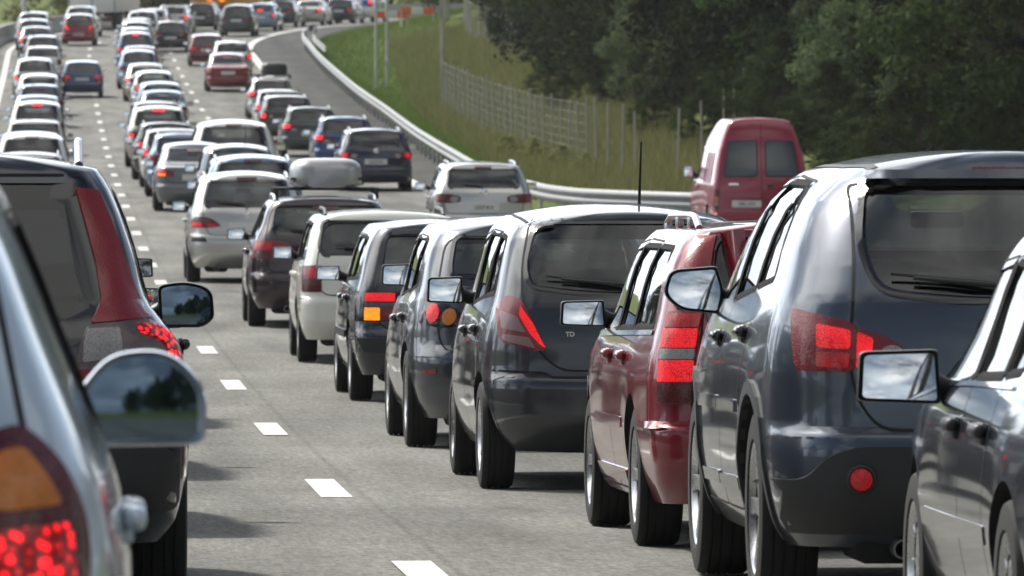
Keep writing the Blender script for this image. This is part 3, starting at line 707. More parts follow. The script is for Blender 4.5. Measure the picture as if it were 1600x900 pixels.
def suv_extra(root, sp, bvh, bm_):
    CR, CS = Chart('rear'), Chart('side')
    # tail spoiler over the rear window
    V, F = patch(bvh, CR, round_poly([(-.56, 1.607, .03), (-.53, 1.64, .02), (.53, 1.64, .02), (.56, 1.607, .03)], .02), .03, .035, .06); add('roof_spoiler', V, F, bm_, root)
    # dark lower cladding with its round fog lamps
    V, F = patch(bvh, CR, round_poly([(-.93, .30, .03), (-.93, .50, .03), (-.80, .50, .05), (-.73, .585, .06), (-.62, .625, .06), (.62, .625, .06), (.73, .585, .06), (.80, .50, .05), (.93, .50, .03), (.93, .30, .03)], .04), .012, .03, .06)
    add('bumper_cladding', V, F, M_clad, root)
    for s in (-1, 1):
        cx = s*.605; p = CR.hit(bvh, (cx, .505), .03)
        r = MB().lathe([(.03, .054), (-.004, .054), (-.008, .047), (.006, .042)], 24, 'y', (p.x, p.y, p.z)).obj('fog_lamp', M_clad, root)
        MB().lathe([(.006, .044), (-.004, .040), (-.009, .026), (-.011, .001)], 24, 'y', (p.x, p.y, p.z)).obj('fog_lens', L_glow, r)
    # flank mouldings and arch lips
    for z0, z1, y0, y1 in ((.715, .765, 1.56, 3.30), (.42, .47, 1.52, 3.30)):
        for a, b in ((y0, 2.33), (2.36, y1)): ppatch(root, 'door_moulding', CS, bvh, [(a, z0), (a, z1), (b, z1-.01), (b, z0-.01)], sp['bodym'], .008, .010, .02)
    for ya in (sp['ro'], sp['ro']+sp['wb']):
        r0 = sp['wr']+sp['arch']; pts = []
        for k in range(15): a = R(-14+208*k/14); pts.append((ya+math.cos(a)*(r0+.002), sp['wr']+.01+math.sin(a)*(r0+.002)))
        for k in range(14, -1, -1): a = R(-14+208*k/14); pts.append((ya+math.cos(a)*(r0+.055), sp['wr']+.01+math.sin(a)*(r0+.055)))
        ppatch(root, 'arch_lip', CS, bvh, pts, M_clad, .012, .03, .001)
    # roof gutter strips
    for s in (-1, 1):
        CT = Chart('top'); V, F = ribbon(bvh, CT, [(s*.50, .66), (s*.535, 1.3), (s*.53, 2.6)], .04, .003); add('roof_strip', V, F, M_clad, root)
def suv():
    sp = base_spec(L=4.68, W=1.88, H=1.705, zb=.25, belt=1.10, ro=.95, wb=2.75, wr=.37, ww=.225, arch=.05, bump=.655, bow=.15, taper=(.05, .14), flare=.02, crown=.075, arc=(.02, .12), wedge=.03,
        rear=[(.25, .16), (.33, .07), (.5, .0), (.63, .0), (.66, .015), (.69, .06), (.86, .07), (1.08, .10), (1.17, .15), (1.52, .40), (1.60, .46), (1.70, .52)],
        half=[(.25, .9), (.36, .965), (.6, 1.), (.85, 1.), (1.02, .975), (1.13, .935), (1.35, .86), (1.50, .78), (1.59, .685), (1.64, .60), (1.70, .5)],
        rr=[(.25, .28), (.65, .36), (1.08, .36), (1.5, .30), (1.7, .22)], slope=.4,
        glass=[(-.53, 1.19, .16), (-.585, 1.36, .2), (-.545, 1.59, .06), (.545, 1.59, .06), (.585, 1.36, .2), (.53, 1.19, .16), (.25, 1.155, .3), (-.25, 1.155, .3)],
        side=[[(.90, 1.235, .05), (1.10, 1.50, .22), (1.42, 1.585, .05), (1.42, 1.20, .02)], [(1.48, 1.195, .015), (1.48, 1.59, .015), (2.22, 1.60, .015), (2.22, 1.15, .015)], [(2.29, 1.145, .015), (2.29, 1.60, .015), (2.95, 1.55, .1), (3.52, 1.13, .03)]],
        doors=[[(1.48, .40), (1.52, .78), (1.25, 1.02), (1.30, 1.60), (2.255, 1.63), (2.255, .34), (1.6, .34)], [(2.255, .34), (2.255, 1.63), (3.0, 1.58), (3.60, 1.10), (3.42, .34)]],
        tg=[(-.53, .685, .08), (-.615, .80, .10), (-.640, .95, .2), (-.618, 1.20, .15), (-.60, 1.40, .1), (-.60, 1.585, .03), (.60, 1.585, .03), (.60, 1.40, .1), (.618, 1.20, .15), (.640, .95, .2), (.615, .80, .1), (.53, .685, .08)],
        plate=(0, .84), high_z=1.63, high_mat=L_redd, mir=(.25, .185), mir_kind='leaf', mir_body=False, mir_gap=-.01, mir_y=3.02, mir_z=1.17, yB=2.25, handle=True, hand_mat=M_gloss,
        lights=[dict(az=32, off=.010, mat=L_red, r=.035, poly=[(-.865, .32, 1.135), (-.85, .23, .90), (-.645, .09, .895), (-.638, .1, 1.075)],
                     sub=[('brake_lens', [(-.785, .17, 1.075), (-.78, .16, .985), (-.665, .09, .98), (-.66, .1, 1.05)], L_lit, .015), ('indicator_lens', [(-.78, .16, .972), (-.775, .16, .915), (-.668, .09, .910), (-.665, .09, .967)], L_glow, .012)]),
                dict(az=12, off=.010, mat=L_red, r=.03, poly=[(-.632, .08, 1.060), (-.635, .08, .900), (-.49, .06, .898), (-.435, .06, .93), (-.45, .06, .985), (-.52, .07, 1.03)],
                     sub=[('brake_lens', [(-.622, .08, 1.045), (-.625, .08, .912), (-.575, .06, .91), (-.565, .06, 1.02)], L_lit, .012), ('reversing_lens', [(-.530, .06, .925), (-.545, .06, .955), (-.53, .06, .985), (-.495, .06, .998), (-.458, .06, .985), (-.447, .06, .955), (-.462, .06, .925), (-.495, .06, .912)], L_clr, .03, .010)])],
        extra=suv_extra, antenna=None, bodym=P_slate)
    return build_car('parked', sp, P_slate)[0]

def volvo_extra(root, sp, bvh, bm_):
    CS, CR = Chart('side'), Chart('rear')
    V, F = patch(bvh, CR, round_poly([(-.52, 1.385), (-.55, 1.45), (.55, 1.45), (.52, 1.385)], .02), .06, .07, .06); add('roof_spoiler', V, F, bm_, root)
    ppatch(root, 'door_moulding', CS, bvh, [(1.52, .52), (1.52, .57), (3.05, .57), (3.05, .52)], bm_, .005, .006, .02)
    ppatch(root, 'sill_trim', CS, bvh, [(1.50, .27), (1.50, .33), (3.15, .33), (3.15, .27)], bm_, .010, .012, .02)
    for s in (-1, 1):
        V, F = ribbon(bvh, Chart('side' if s < 0 else 'sider'), [(.42, .965), (1.45, .955), (3.1, .935)], .022, .007); add('window_trim', V, F, M_chrome, root)
        V, F = ribbon(bvh, Chart('side' if s < 0 else 'sider'), [(-.02, .56), (.50, .56)], .03, .02); add('bumper_trim', V, F, bm_, root)
def estate_red():
    sp = base_spec(L=4.66, W=1.76, H=1.46, zb=.21, belt=.95, ro=1.0, wb=2.66, wr=.315, ww=.205, bump=.565, bow=.05, taper=(.03, .14), crown=.05, arc=(.015, .09), flare=.012, rim='five',
        rear=[(.21, .14), (.28, .06), (.40, .0), (.53, .0), (.555, .02), (.575, .075), (.8, .085), (.95, .11), (1.05, .15), (1.30, .28), (1.38, .33), (1.46, .38)],
        half=[(.21, .92), (.33, .97), (.55, 1.), (.75, 1.), (.90, .975), (.99, .945), (1.2, .88), (1.33, .815), (1.40, .74), (1.46, .64)],
        rr=[(.21, .14), (.56, .16), (.95, .15), (1.4, .14)],
        glass=[(-.585, .985), (-.605, 1.08), (-.55, 1.385), (.55, 1.385), (.605, 1.08), (.585, .985)],
        side=[[(.46, .985, .03), (.70, 1.335, .05), (1.30, 1.345, .015), (1.30, .98, .015)], [(1.36, .98, .015), (1.36, 1.345, .015), (2.08, 1.35, .015), (2.08, .97, .015)], [(2.15, .97, .015), (2.15, 1.35, .015), (2.72, 1.32, .08), (3.35, .95, .03)]],
        doors=[[(1.42, .30), (1.45, .6), (1.33, .92), (1.33, 1.37), (2.115, 1.385), (2.115, .24), (1.5, .24)], [(2.115, .24), (2.115, 1.385), (2.75, 1.35), (3.42, .93), (3.30, .24)]],
        tg=[(-.60, .60), (-.64, .9), (-.63, 1.0), (-.575, 1.41, .03), (.575, 1.41, .03), (.63, 1.0), (.64, .9), (.60, .60)],
        lights=[dict(az=35, mat=L_red, r=.012, off=.012, poly=[(-.818, .18, .65), (-.818, .18, 1.06), (-.672, .105, 1.06), (-.672, .105, .65)],
                     sub=[('fog_lens', [(-.818, .18, .66), (-.818, .18, .74), (-.672, .105, .74), (-.672, .105, .66)], L_redd, .01), ('brake_lens', [(-.818, .18, .75), (-.818, .18, .845), (-.672, .105, .845), (-.672, .105, .75)], L_lit, .01),
                          ('reversing_lens', [(-.818, .18, .85), (-.818, .18, .895), (-.672, .105, .895), (-.672, .105, .85)], L_clr, .008), ('lamp_lens', [(-.818, .18, .90), (-.818, .18, .985), (-.672, .105, .985), (-.672, .105, .90)], L_lit, .01), ('indicator_lens', [(-.818, .18, .99), (-.818, .18, 1.05), (-.672, .105, 1.05), (-.672, .105, .99)], L_glow, .008)]),
                dict(az=35, mat=L_strip, r=.012, off=.012, poly=[(-.745, .24, 1.075), (-.675, .36, 1.395), (-.585, .31, 1.395), (-.63, .14, 1.075)])],
        rails=(.57, .95, 3.0, .055, M_rail), high_z=1.33, plate=(0, .75), mir=(.215, .125), mir_y=3.06, mir_z=1.03, yB=2.1, extra=volvo_extra, hand_mat=None)
    return build_car('c', sp, P_red)[0]

def yaris_extra(root, sp, bvh, bm_):
    CR = Chart('rear')
    V, F = ribbon(bvh, CR, [(-.78, .665), (-.50, .655), (-.46, .63), (.46, .63), (.50, .655), (.78, .665)], .012, .003); add('bumper_crease', V, F, M_gap, root, False)
    p = CR.hit(bvh, (-.36, .855), .004); text_on(root, 'TD', .036, (p.x, p.y-.001, p.z), simple('badge_pale', (.7, .7, .7), .45), 'tailgate_badge', 0, .001)
    MB().tube([CR.hit(bvh, (-.80, .60), -.02), CR.hit(bvh, (-.80, .60), -.015)], .01).v
    for s in (-1, 1):
        V, F = ribbon(bvh, Chart('top'), [(s*.56, .62), (s*.575, 1.3), (s*.56, 2.2)], .02, .0025); add('roof_strip', V, F, M_gap, root)
def hatch_round():
    sp = base_spec(L=3.76, W=1.695, H=1.535, zb=.22, belt=.97, ro=.60, wb=2.46, wr=.30, ww=.19, bump=.63, bow=.10, taper=(.08, .16), crown=.08, arc=(.06, .10), flare=.02, rim='cap', wedge=.02,
        rear=[(.22, .15), (.30, .06), (.42, .0), (.57, .0), (.61, .012), (.64, .05), (.8, .06), (.97, .09), (1.10, .15), (1.38, .34), (1.46, .40), (1.53, .47)],
        half=[(.22, .9), (.34, .965), (.55, 1.), (.76, .995), (.92, .965), (1.02, .93), (1.2, .875), (1.38, .80), (1.46, .72), (1.53, .62)],
        rr=[(.22, .25), (.6, .28), (.97, .24), (1.45, .2)],
        glass=[(-.575, 1.125, .10), (-.595, 1.25, .1), (-.53, 1.475, .09), (.53, 1.475, .09), (.595, 1.25, .1), (.575, 1.125, .10), (.25, 1.085, .2), (-.25, 1.085, .2)],
        side=[[(.52, 1.09, .05), (.68, 1.39, .1), (.98, 1.41, .015), (.98, 1.07, .015)], [(1.04, 1.07, .015), (1.04, 1.415, .015), (1.62, 1.42, .015), (1.62, 1.03, .015)], [(1.69, 1.025, .015), (1.69, 1.42, .015), (2.22, 1.36, .1), (2.85, 1.0, .03)]],
        doors=[[(.98, .40), (1.02, .72), (.90, .95), (1.0, 1.43), (1.655, 1.445), (1.655, .27), (1.08, .27)], [(1.655, .27), (1.655, 1.445), (2.25, 1.39), (2.90, .97), (2.72, .27)]],
        tg=[(-.42, .665, .08), (-.56, .80, .15), (-.62, 1.05, .2), (-.61, 1.25, .1), (-.55, 1.50, .06), (.55, 1.50, .06), (.61, 1.25, .1), (.62, 1.05, .2), (.56, .80, .15), (.42, .665, .08)],
        lights=[dict(az=22, mat=L_red, r=.035, off=.010, dome=.004, poly=[(-.80, .22, 1.02), (-.78, .20, 1.06), (-.72, .16, 1.085), (-.64, .12, 1.055), (-.565, .09, .92), (-.495, .06, .775), (-.56, .06, .775), (-.785, .12, .83)],
                     sub=[('indicator_lens', [(-.775, .18, 1.0), (-.765, .13, .90), (-.615, .08, .875), (-.665, .11, .965)], L_pink, .012), ('reversing_lens', [(-.76, .12, .87), (-.76, .11, .835), (-.565, .06, .79), (-.60, .07, .85)], L_pink, .008), ('brake_lens', [(-.65, .12, 1.03), (-.655, .11, .975), (-.59, .08, .87), (-.535, .07, .81), (-.50, .07, .79), (-.575, .09, .93)], L_lit, .01)])],
        antenna=(.20, 2.20, .42), high=False, plate=(0, .58), mir=(.21, .155), mir_y=2.25, mir_z=1.09, yB=1.65, extra=yaris_extra, exhaust=None)
    return build_car('c', sp, P_graph)[0]

def mazda_extra(root, sp, bvh, bm_):
    CR = Chart('rear', 10)
    for s in (-1, 1):
        V, F = patch(bvh, Chart('rear', 20), round_poly([(-.80, .488), (-.80, .518), (-.70, .525), (-.69, .49)], .012), .008, .015, .04)
        if s > 0: V, F = mirror_x(V, F)
        add('bumper_reflector', V, F, L_red, root)
def hatch_curvy():
    amber = [(math.cos(a*math.pi/6), math.sin(a*math.pi/6)) for a in range(12)]
    sp = base_spec(L=4.42, W=1.755, H=1.475, zb=.2, belt=.93, ro=.86, wb=2.64, wr=.32, ww=.205, bump=.60, bow=.12, taper=(.09, .16), crown=.07, arc=(.05, .10), flare=.025, rim='ten', wedge=.025,
        half=[(.2, .9), (.33, .965), (.55, 1.), (.75, .99), (.90, .96), (.98, .93), (1.2, .865), (1.33, .80), (1.41, .72), (1.475, .62)],
        rear=[(.2, .16), (.3, .06), (.42, .01), (.56, .0), (.62, .03), (.66, .085), (.8, .10), (.93, .15), (1.02, .21), (1.30, .44), (1.38, .50), (1.47, .56)], rr=[(.2, .3), (.6, .34), (.93, .28), (1.4, .2)],
        glass=[(-.55, 1.04, .1), (-.59, 1.16, .08), (-.545, 1.385, .06), (.545, 1.385, .06), (.59, 1.16, .08), (.55, 1.04, .1)],
        side=[[(.80, 1.07, .05), (1.05, 1.34, .1), (1.22, 1.36, .015), (1.22, 1.03, .015)], [(1.27, 1.03, .015), (1.27, 1.365, .015), (1.98, 1.37, .015), (1.98, .995, .015)], [(2.05, .99, .015), (2.05, 1.37, .015), (2.6, 1.32, .1), (3.25, .95, .03)]],
        doors=[[(1.32, .36), (1.36, .66), (1.2, .92), (1.24, 1.38), (2.015, 1.395), (2.015, .25), (1.42, .25)], [(2.015, .25), (2.015, 1.395), (2.62, 1.35), (3.3, .93), (3.12, .25)]],
        lights=[dict(az=30, mat=M_gloss, r=.04, off=.006, poly=[(-.85, .34, .985), (-.84, .30, .82), (-.70, .14, .79), (-.53, .10, .80), (-.56, .11, .90), (-.70, .16, .965)],
                     sub=[('brake_lens', [(-.745+.062*a, .18, .885+.062*b) for a, b in amber], L_lit, .005, .016), ('indicator_lens', [(-.632+.056*a, .12, .862+.055*b) for a, b in amber], L_amb, .005, .016)])],
        mir=(.205, .15), mir_gap=.0, mir_y=2.75, mir_z=1.11, yB=2.02, extra=mazda_extra, plate=(0, .76))
    return build_car('c', sp, P_char)[0]

def golf_extra(root, sp, bvh, bm_):
    CR, CS = Chart('rear'), Chart('side')
    V, F = patch(bvh, CR, round_poly([(-.84, .40), (-.84, .515), (.84, .515), (.84, .40)], .03), .035, .05, .06); add('bumper_strip', V, F, M_clad, root)
    ppatch(root, 'door_moulding', CS, bvh, [(1.2, .50), (1.2, .56), (2.9, .56), (2.9, .50)], M_black, .010, .012, .015)
def hatch_boxy():
    sp = base_spec(L=4.02, W=1.70, H=1.425, zb=.22, belt=.92, ro=.78, wb=2.475, wr=.30, ww=.185, bump=.56, bow=.05, taper=(.05, .12), crown=.05, arc=(.03, .08), flare=.01, rim='cap', slope=.34,
        half=[(.22, .92), (.33, .97), (.55, 1.), (.75, .99), (.88, .97), (.96, .94), (1.15, .875), (1.28, .81), (1.36, .74), (1.42, .65)], rr=[(.2, .14), (.6, .16), (.93, .16), (1.4, .14)],
        rear=[(.22, .12), (.30, .05), (.40, .01), (.52, .01), (.56, .03), (.60, .06), (.8, .075), (.92, .11), (1.0, .16), (1.27, .38), (1.36, .44), (1.42, .48)],
        glass=[(-.57, .985), (-.60, 1.08), (-.555, 1.335), (.555, 1.335), (.60, 1.08), (.57, .985)],
        side=[[(.58, .99, .04), (.78, 1.29, .06), (1.08, 1.305, .015), (1.08, .975, .015)], [(1.13, .975, .015), (1.13, 1.305, .015), (1.78, 1.31, .015), (1.78, .96, .015)], [(1.85, .955, .015), (1.85, 1.31, .015), (2.35, 1.28, .08), (2.95, .93, .03)]],
        doors=[[(1.22, .36), (1.25, .62), (1.08, .9), (1.10, 1.325), (1.815, 1.335), (1.815, .26), (1.3, .26)], [(1.815, .26), (1.815, 1.335), (2.38, 1.3), (3.0, .92), (2.86, .26)]],
        lights=[dict(az=12, mat=M_gloss, r=.015, off=.008, poly=[(-.835, .16, .885), (-.835, .14, .645), (-.49, .07, .645), (-.49, .08, .885)],
                     sub=[('lamp_lens', [(-.75, .10, .872), (-.75, .10, .805), (-.505, .08, .805), (-.505, .08, .872)], L_lit, .01), ('reversing_lens', [(-.75, .10, .795), (-.75, .10, .765), (-.505, .08, .765), (-.505, .08, .795)], L_smoke, .008),
                          ('indicator_lens', [(-.75, .10, .755), (-.75, .10, .655), (-.625, .08, .655), (-.625, .08, .755)], L_amblit, .01), ('brake_lens', [(-.615, .08, .755), (-.615, .08, .655), (-.505, .08, .655), (-.505, .08, .755)], L_red, .01)],
                     only_left='indicator_lens', alt=L_amb)],
        mir=(.20, .12), mir_y=2.32, mir_z=1.0, yB=1.82, extra=golf_extra, plate=(0, .75), high=False)
    return build_car('c', sp, P_blueblk)[0]

def estate_white():
    sp = base_spec(L=4.22, W=1.68, H=1.435, zb=.23, belt=.93, ro=.86, wb=2.44, wr=.295, ww=.185, bump=.62, bow=.05, taper=(.04, .12), crown=.05, arc=(.015, .08), rim='cap',
        rear=[(.23, .13), (.31, .06), (.42, .0), (.58, .0), (.62, .02), (.64, .06), (.8, .07), (.93, .10), (1.02, .14), (1.30, .33), (1.38, .38), (1.43, .42)], rr=[(.2, .18), (.6, .2), (.93, .18), (1.4, .14)],
        half=[(.23, .92), (.33, .97), (.55, 1.), (.75, .99), (.88, .97), (.97, .94), (1.15, .89), (1.29, .83), (1.37, .76), (1.43, .66)],
        glass=[(-.60, 1.02), (-.64, 1.10), (-.60, 1.355), (.60, 1.355), (.64, 1.10), (.60, 1.02)],
        side=[[(.45, 1.0, .04), (.66, 1.31, .06), (1.15, 1.315, .015), (1.15, .98, .015)], [(1.2, .98, .015), (1.2, 1.32, .015), (1.85, 1.32, .015), (1.85, .965, .015)], [(1.92, .96, .015), (1.92, 1.32, .015), (2.45, 1.29, .08), (3.05, .93, .03)]],
        doors=[[(1.28, .36), (1.31, .62), (1.15, .9), (1.17, 1.335), (1.885, 1.345), (1.885, .27), (1.35, .27)], [(1.885, .27), (1.885, 1.345), (2.48, 1.31), (3.1, .92), (2.95, .27)]],
        lights=[dict(az=15, mat=L_redd, r=.015, off=.010, poly=[(-.825, .20, .93), (-.825, .16, .68), (-.62, .08, .68), (-.62, .09, .93)],
                     sub=[('brake_lens', [(-.78, .13, .915), (-.78, .13, .805), (-.635, .09, .805), (-.635, .09, .915)], L_glow, .01), ('indicator_lens', [(-.78, .13, .795), (-.78, .13, .695), (-.635, .09, .695), (-.635, .09, .795)], L_redd, .01)])],
        rails=(.56, .75, 2.5, .05, M_black), mir=(.19, .12), mir_y=2.48, mir_z=1.02, yB=1.89, plate=(0, .78), high=False)
    return build_car('c', sp, P_cream)[0]

def estate_dark():
    sp = base_spec(L=4.57, W=1.77, H=1.47, zb=.22, belt=.95, ro=1.0, wb=2.58, wr=.315, ww=.2, bump=.60, bow=.07, taper=(.05, .14), crown=.05, arc=(.015, .09), rim='ten',
        rear=[(.22, .14), (.30, .06), (.42, .0), (.55, .0), (.60, .03), (.63, .075), (.8, .085), (.95, .12), (1.04, .17), (1.32, .40), (1.40, .45), (1.47, .5)], rr=[(.2, .22), (.6, .25), (.95, .2), (1.4, .16)],
        glass=[(-.575, 1.03), (-.62, 1.12), (-.575, 1.38), (.575, 1.38), (.62, 1.12), (.575, 1.03)],
        side=[[(.52, 1.02, .04), (.78, 1.34, .06), (1.32, 1.35, .015), (1.32, 1.0, .015)], [(1.37, 1.0, .015), (1.37, 1.355, .015), (2.05, 1.36, .015), (2.05, .985, .015)], [(2.12, .98, .015), (2.12, 1.36, .015), (2.68, 1.32, .08), (3.35, .95, .03)]],
        doors=[[(1.42, .38), (1.46, .64), (1.3, .92), (1.34, 1.375), (2.085, 1.385), (2.085, .26), (1.52, .26)], [(2.085, .26), (2.085, 1.385), (2.7, 1.35), (3.4, .93), (3.22, .26)]],
        lights=[dict(az=24, mat=L_red, r=.02, off=.010, poly=[(-.86, .30, .99), (-.855, .26, .79), (-.62, .09, .785), (-.40, .08, .79), (-.36, .08, .86), (-.46, .09, .965), (-.62, .11, .985)],
                     sub=[('brake_lens', [(-.83, .22, .965), (-.83, .22, .885), (-.64, .10, .88), (-.64, .10, .965)], L_glow, .012), ('lamp_lens', [(-.83, .22, .875), (-.83, .2, .805), (-.64, .10, .80), (-.64, .10, .87)], L_redd, .012), ('reversing_lens', [(-.59, .09, .86), (-.59, .09, .80), (-.43, .08, .80), (-.41, .08, .86)], L_clr, .01)])],
        rails=(.57, .8, 2.9, .055, M_rail), mir=(.21, .135), mir_y=2.80, mir_z=1.03, yB=2.09, plate=(0, .70), high_z=1.35)
    return build_car('c', sp, P_maroon)[0]

def mpv_extra(root, sp, bvh, bm_):
    CR = Chart('rear')
    for s in (-1, 1):
        V, F = patch(bvh, Chart('rear', 22), round_poly([(-.86, .60), (-.86, .665), (-.60, .665), (-.56, .60)], .012), .006, .014, .05)
        if s > 0: V, F = mirror_x(V, F)
        add('bumper_pad', V, F, M_clad, root)
    p = CR.hit(bvh, (0, .985), .01); MB().lathe([(.01, .06), (-.005, .06), (-.012, .045), (-.012, .001)], 20, 'y', tuple(p)).obj('tailgate_badge', M_chrome, root)
def mpv():
    sp = base_spec(L=4.28, W=1.77, H=1.57, zb=.22, belt=.99, ro=.84, wb=2.578, wr=.315, ww=.2, bump=.68, bow=.12, taper=(.09, .16), crown=.075, arc=(.05, .10), flare=.02, rim='five', wedge=.02,
        rear=[(.22, .16), (.30, .07), (.44, .0), (.60, .0), (.67, .03), (.70, .065), (.85, .08), (.99, .12), (1.08, .18), (1.40, .42), (1.49, .48), (1.57, .55)], rr=[(.2, .28), (.6, .32), (.99, .26), (1.5, .2)],
        half=[(.22, .9), (.34, .965), (.55, 1.), (.78, .995), (.95, .965), (1.05, .93), (1.25, .865), (1.41, .79), (1.49, .71), (1.57, .61)],
        glass=[(-.60, 1.095, .08), (-.63, 1.20, .08), (-.55, 1.485, .06), (.55, 1.485, .06), (.63, 1.20, .08), (.60, 1.095, .08)],
        side=[[(.66, 1.14, .05), (.90, 1.42, .1), (1.18, 1.44, .015), (1.18, 1.10, .015)], [(1.23, 1.10, .015), (1.23, 1.445, .015), (1.9, 1.455, .015), (1.9, 1.065, .015)], [(1.97, 1.06, .015), (1.97, 1.455, .015), (2.5, 1.40, .1), (3.2, 1.02, .03)]],
        doors=[[(1.28, .38), (1.32, .68), (1.16, .97), (1.20, 1.46), (1.935, 1.48), (1.935, .27), (1.38, .27)], [(1.935, .27), (1.935, 1.48), (2.52, 1.42), (3.26, .99), (3.05, .27)]],
        tg=[(-.55, .70, .06), (-.60, .80), (-.66, 1.06, .1), (-.57, 1.50, .05), (.57, 1.50, .05), (.66, 1.06, .1), (.60, .80), (.55, .70, .06)],
        lights=[dict(az=26, mat=L_red, r=.03, off=.010, dome=.004, poly=[(-.855, .32, .90), (-.85, .28, .81), (-.62, .09, .805), (-.40, .08, .825), (-.42, .08, .865), (-.52, .09, .93), (-.64, .11, .965), (-.80, .25, .955)],
                     sub=[('brake_lens', [(-.83, .26, .885), (-.83, .25, .825), (-.68, .12, .82), (-.68, .13, .88)], L_lit, .012), ('indicator_lens', [(-.82, .26, .94), (-.68, .13, .945), (-.55, .10, .92), (-.55, .10, .885), (-.68, .12, .89), (-.82, .25, .895)], L_smoke, .012), ('lamp_lens', [(-.60, .09, .87), (-.60, .09, .82), (-.43, .08, .83), (-.45, .08, .86)], L_glow, .01)])],
        mir=(.20, .14), mir_y=2.62, mir_z=1.09, yB=1.94, extra=mpv_extra, plate=(0, .82), rails=(.60, .85, 2.6, .045, M_rail), high_z=1.515)
    return build_car('c', sp, P_silver)[0]

def xc_extra(root, sp, bvh, bm_):
    CR, CS = Chart('rear'), Chart('side')
    V, F = patch(bvh, CR, round_poly([(-.90, .38), (-.90, .60), (-.60, .66), (.60, .66), (.90, .60), (.90, .38)], .05), .010, .02, .07); add('bumper_cladding', V, F, M_clad, root)
    for s in (-1, 1):
        for ya in (sp['ro'], sp['ro']+sp['wb']):
            pass
def suv_xc():
    sp = base_spec(L=4.70, W=1.90, H=1.70, zb=.26, belt=1.06, ro=1.0, wb=2.80, wr=.36, ww=.225, bump=.70, bow=.09, taper=(.04, .14), crown=.06, arc=(.02, .10), flare=.015, wedge=.02,
        rear=[(.26, .16), (.34, .07), (.5, .0), (.66, .0), (.70, .03), (.73, .07), (.9, .08), (1.03, .12), (1.10, .18), (1.55, .42), (1.63, .47), (1.70, .52)],
        half=[(.26, .9), (.36, .965), (.6, 1.), (.85, .995), (.97, .965), (1.04, .905), (1.10, .855), (1.35, .78), (1.55, .70), (1.63, .645), (1.70, .56)],
        rr=[(.26, .22), (.7, .25), (1.03, .24), (1.1, .18), (1.6, .16)],
        glass=[(-.50, 1.0, .06), (-.66, 1.085, .10), (-.545, 1.59, .05), (.545, 1.59, .05), (.66, 1.085, .10), (.50, 1.0, .06)], frit=.10, dark_rear=True,
        side=[[(.62, 1.20, .05), (.88, 1.53, .08), (1.42, 1.56, .015), (1.42, 1.15, .015)], [(1.48, 1.145, .015), (1.48, 1.565, .015), (2.2, 1.57, .015), (2.2, 1.12, .015)], [(2.27, 1.115, .015), (2.27, 1.57, .015), (2.85, 1.53, .1), (3.5, 1.09, .03)]],
        doors=[[(1.48, .40), (1.52, .78), (1.38, 1.0), (1.44, 1.59), (2.235, 1.60), (2.235, .34), (1.6, .34)], [(2.235, .34), (2.235, 1.60), (2.9, 1.56), (3.56, 1.06), (3.4, .34)]],
        tg=[(-.55, .74, .06), (-.60, .9, .1), (-.665, 1.05, .08), (-.55, 1.62, .04), (.55, 1.62, .04), (.665, 1.05, .08), (.60, .9, .1), (.55, .74, .06)],
        lights=[dict(az=20, mat=L_strip, r=.015, off=.012, poly=[(-.535, .43, 1.575), (-.635, .44, 1.565), (-.715, .34, 1.34), (-.785, .26, 1.15), (-.825, .24, 1.095), (-.70, .15, 1.085), (-.575, .15, 1.075), (-.625, .20, 1.16), (-.60, .30, 1.30)], sub=[]),
                dict(az=34, mat=L_smoke, r=.03, off=.012, poly=[(-.575, .13, 1.07), (-.70, .15, 1.08), (-.81, .20, 1.095), (-.89, .27, 1.06), (-.93, .34, .97), (-.92, .28, .89), (-.74, .10, .86), (-.54, .08, .80), (-.43, .08, .78), (-.44, .08, .82), (-.52, .09, .93), (-.55, .10, 1.0)],
                     sub=[('reversing_lens', [(-.58, .11, 1.055), (-.70, .12, 1.06), (-.70, .10, .95), (-.545, .09, .93), (-.56, .09, 1.0)], L_clr, .01), ('brake_lens', [(-.755, .18, 1.075), (-.84, .24, 1.07), (-.895, .28, 1.03), (-.915, .30, .95), (-.87, .22, .93), (-.86, .23, .99), (-.835, .21, 1.02), (-.755, .17, 1.04)], L_cluster, .012), ('lamp_lens', [(-.60, .10, .91), (-.60, .10, .84), (-.45, .08, .80), (-.455, .08, .825), (-.52, .085, .90)], L_red, .01)])],
        rails=(.53, .75, 2.9, .085, M_rail), mir=(.225, .175), mir_kind='round', mir_y=2.95, mir_z=1.11, mir_tilt_r=(2, 5), mir_mat_r=M_mirb, yB=2.23, extra=xc_extra, plate=(0, .86), wiper=False, high_z=1.62, hand_mat=M_gloss)
    return build_car('c', sp, P_blueblk)[0]

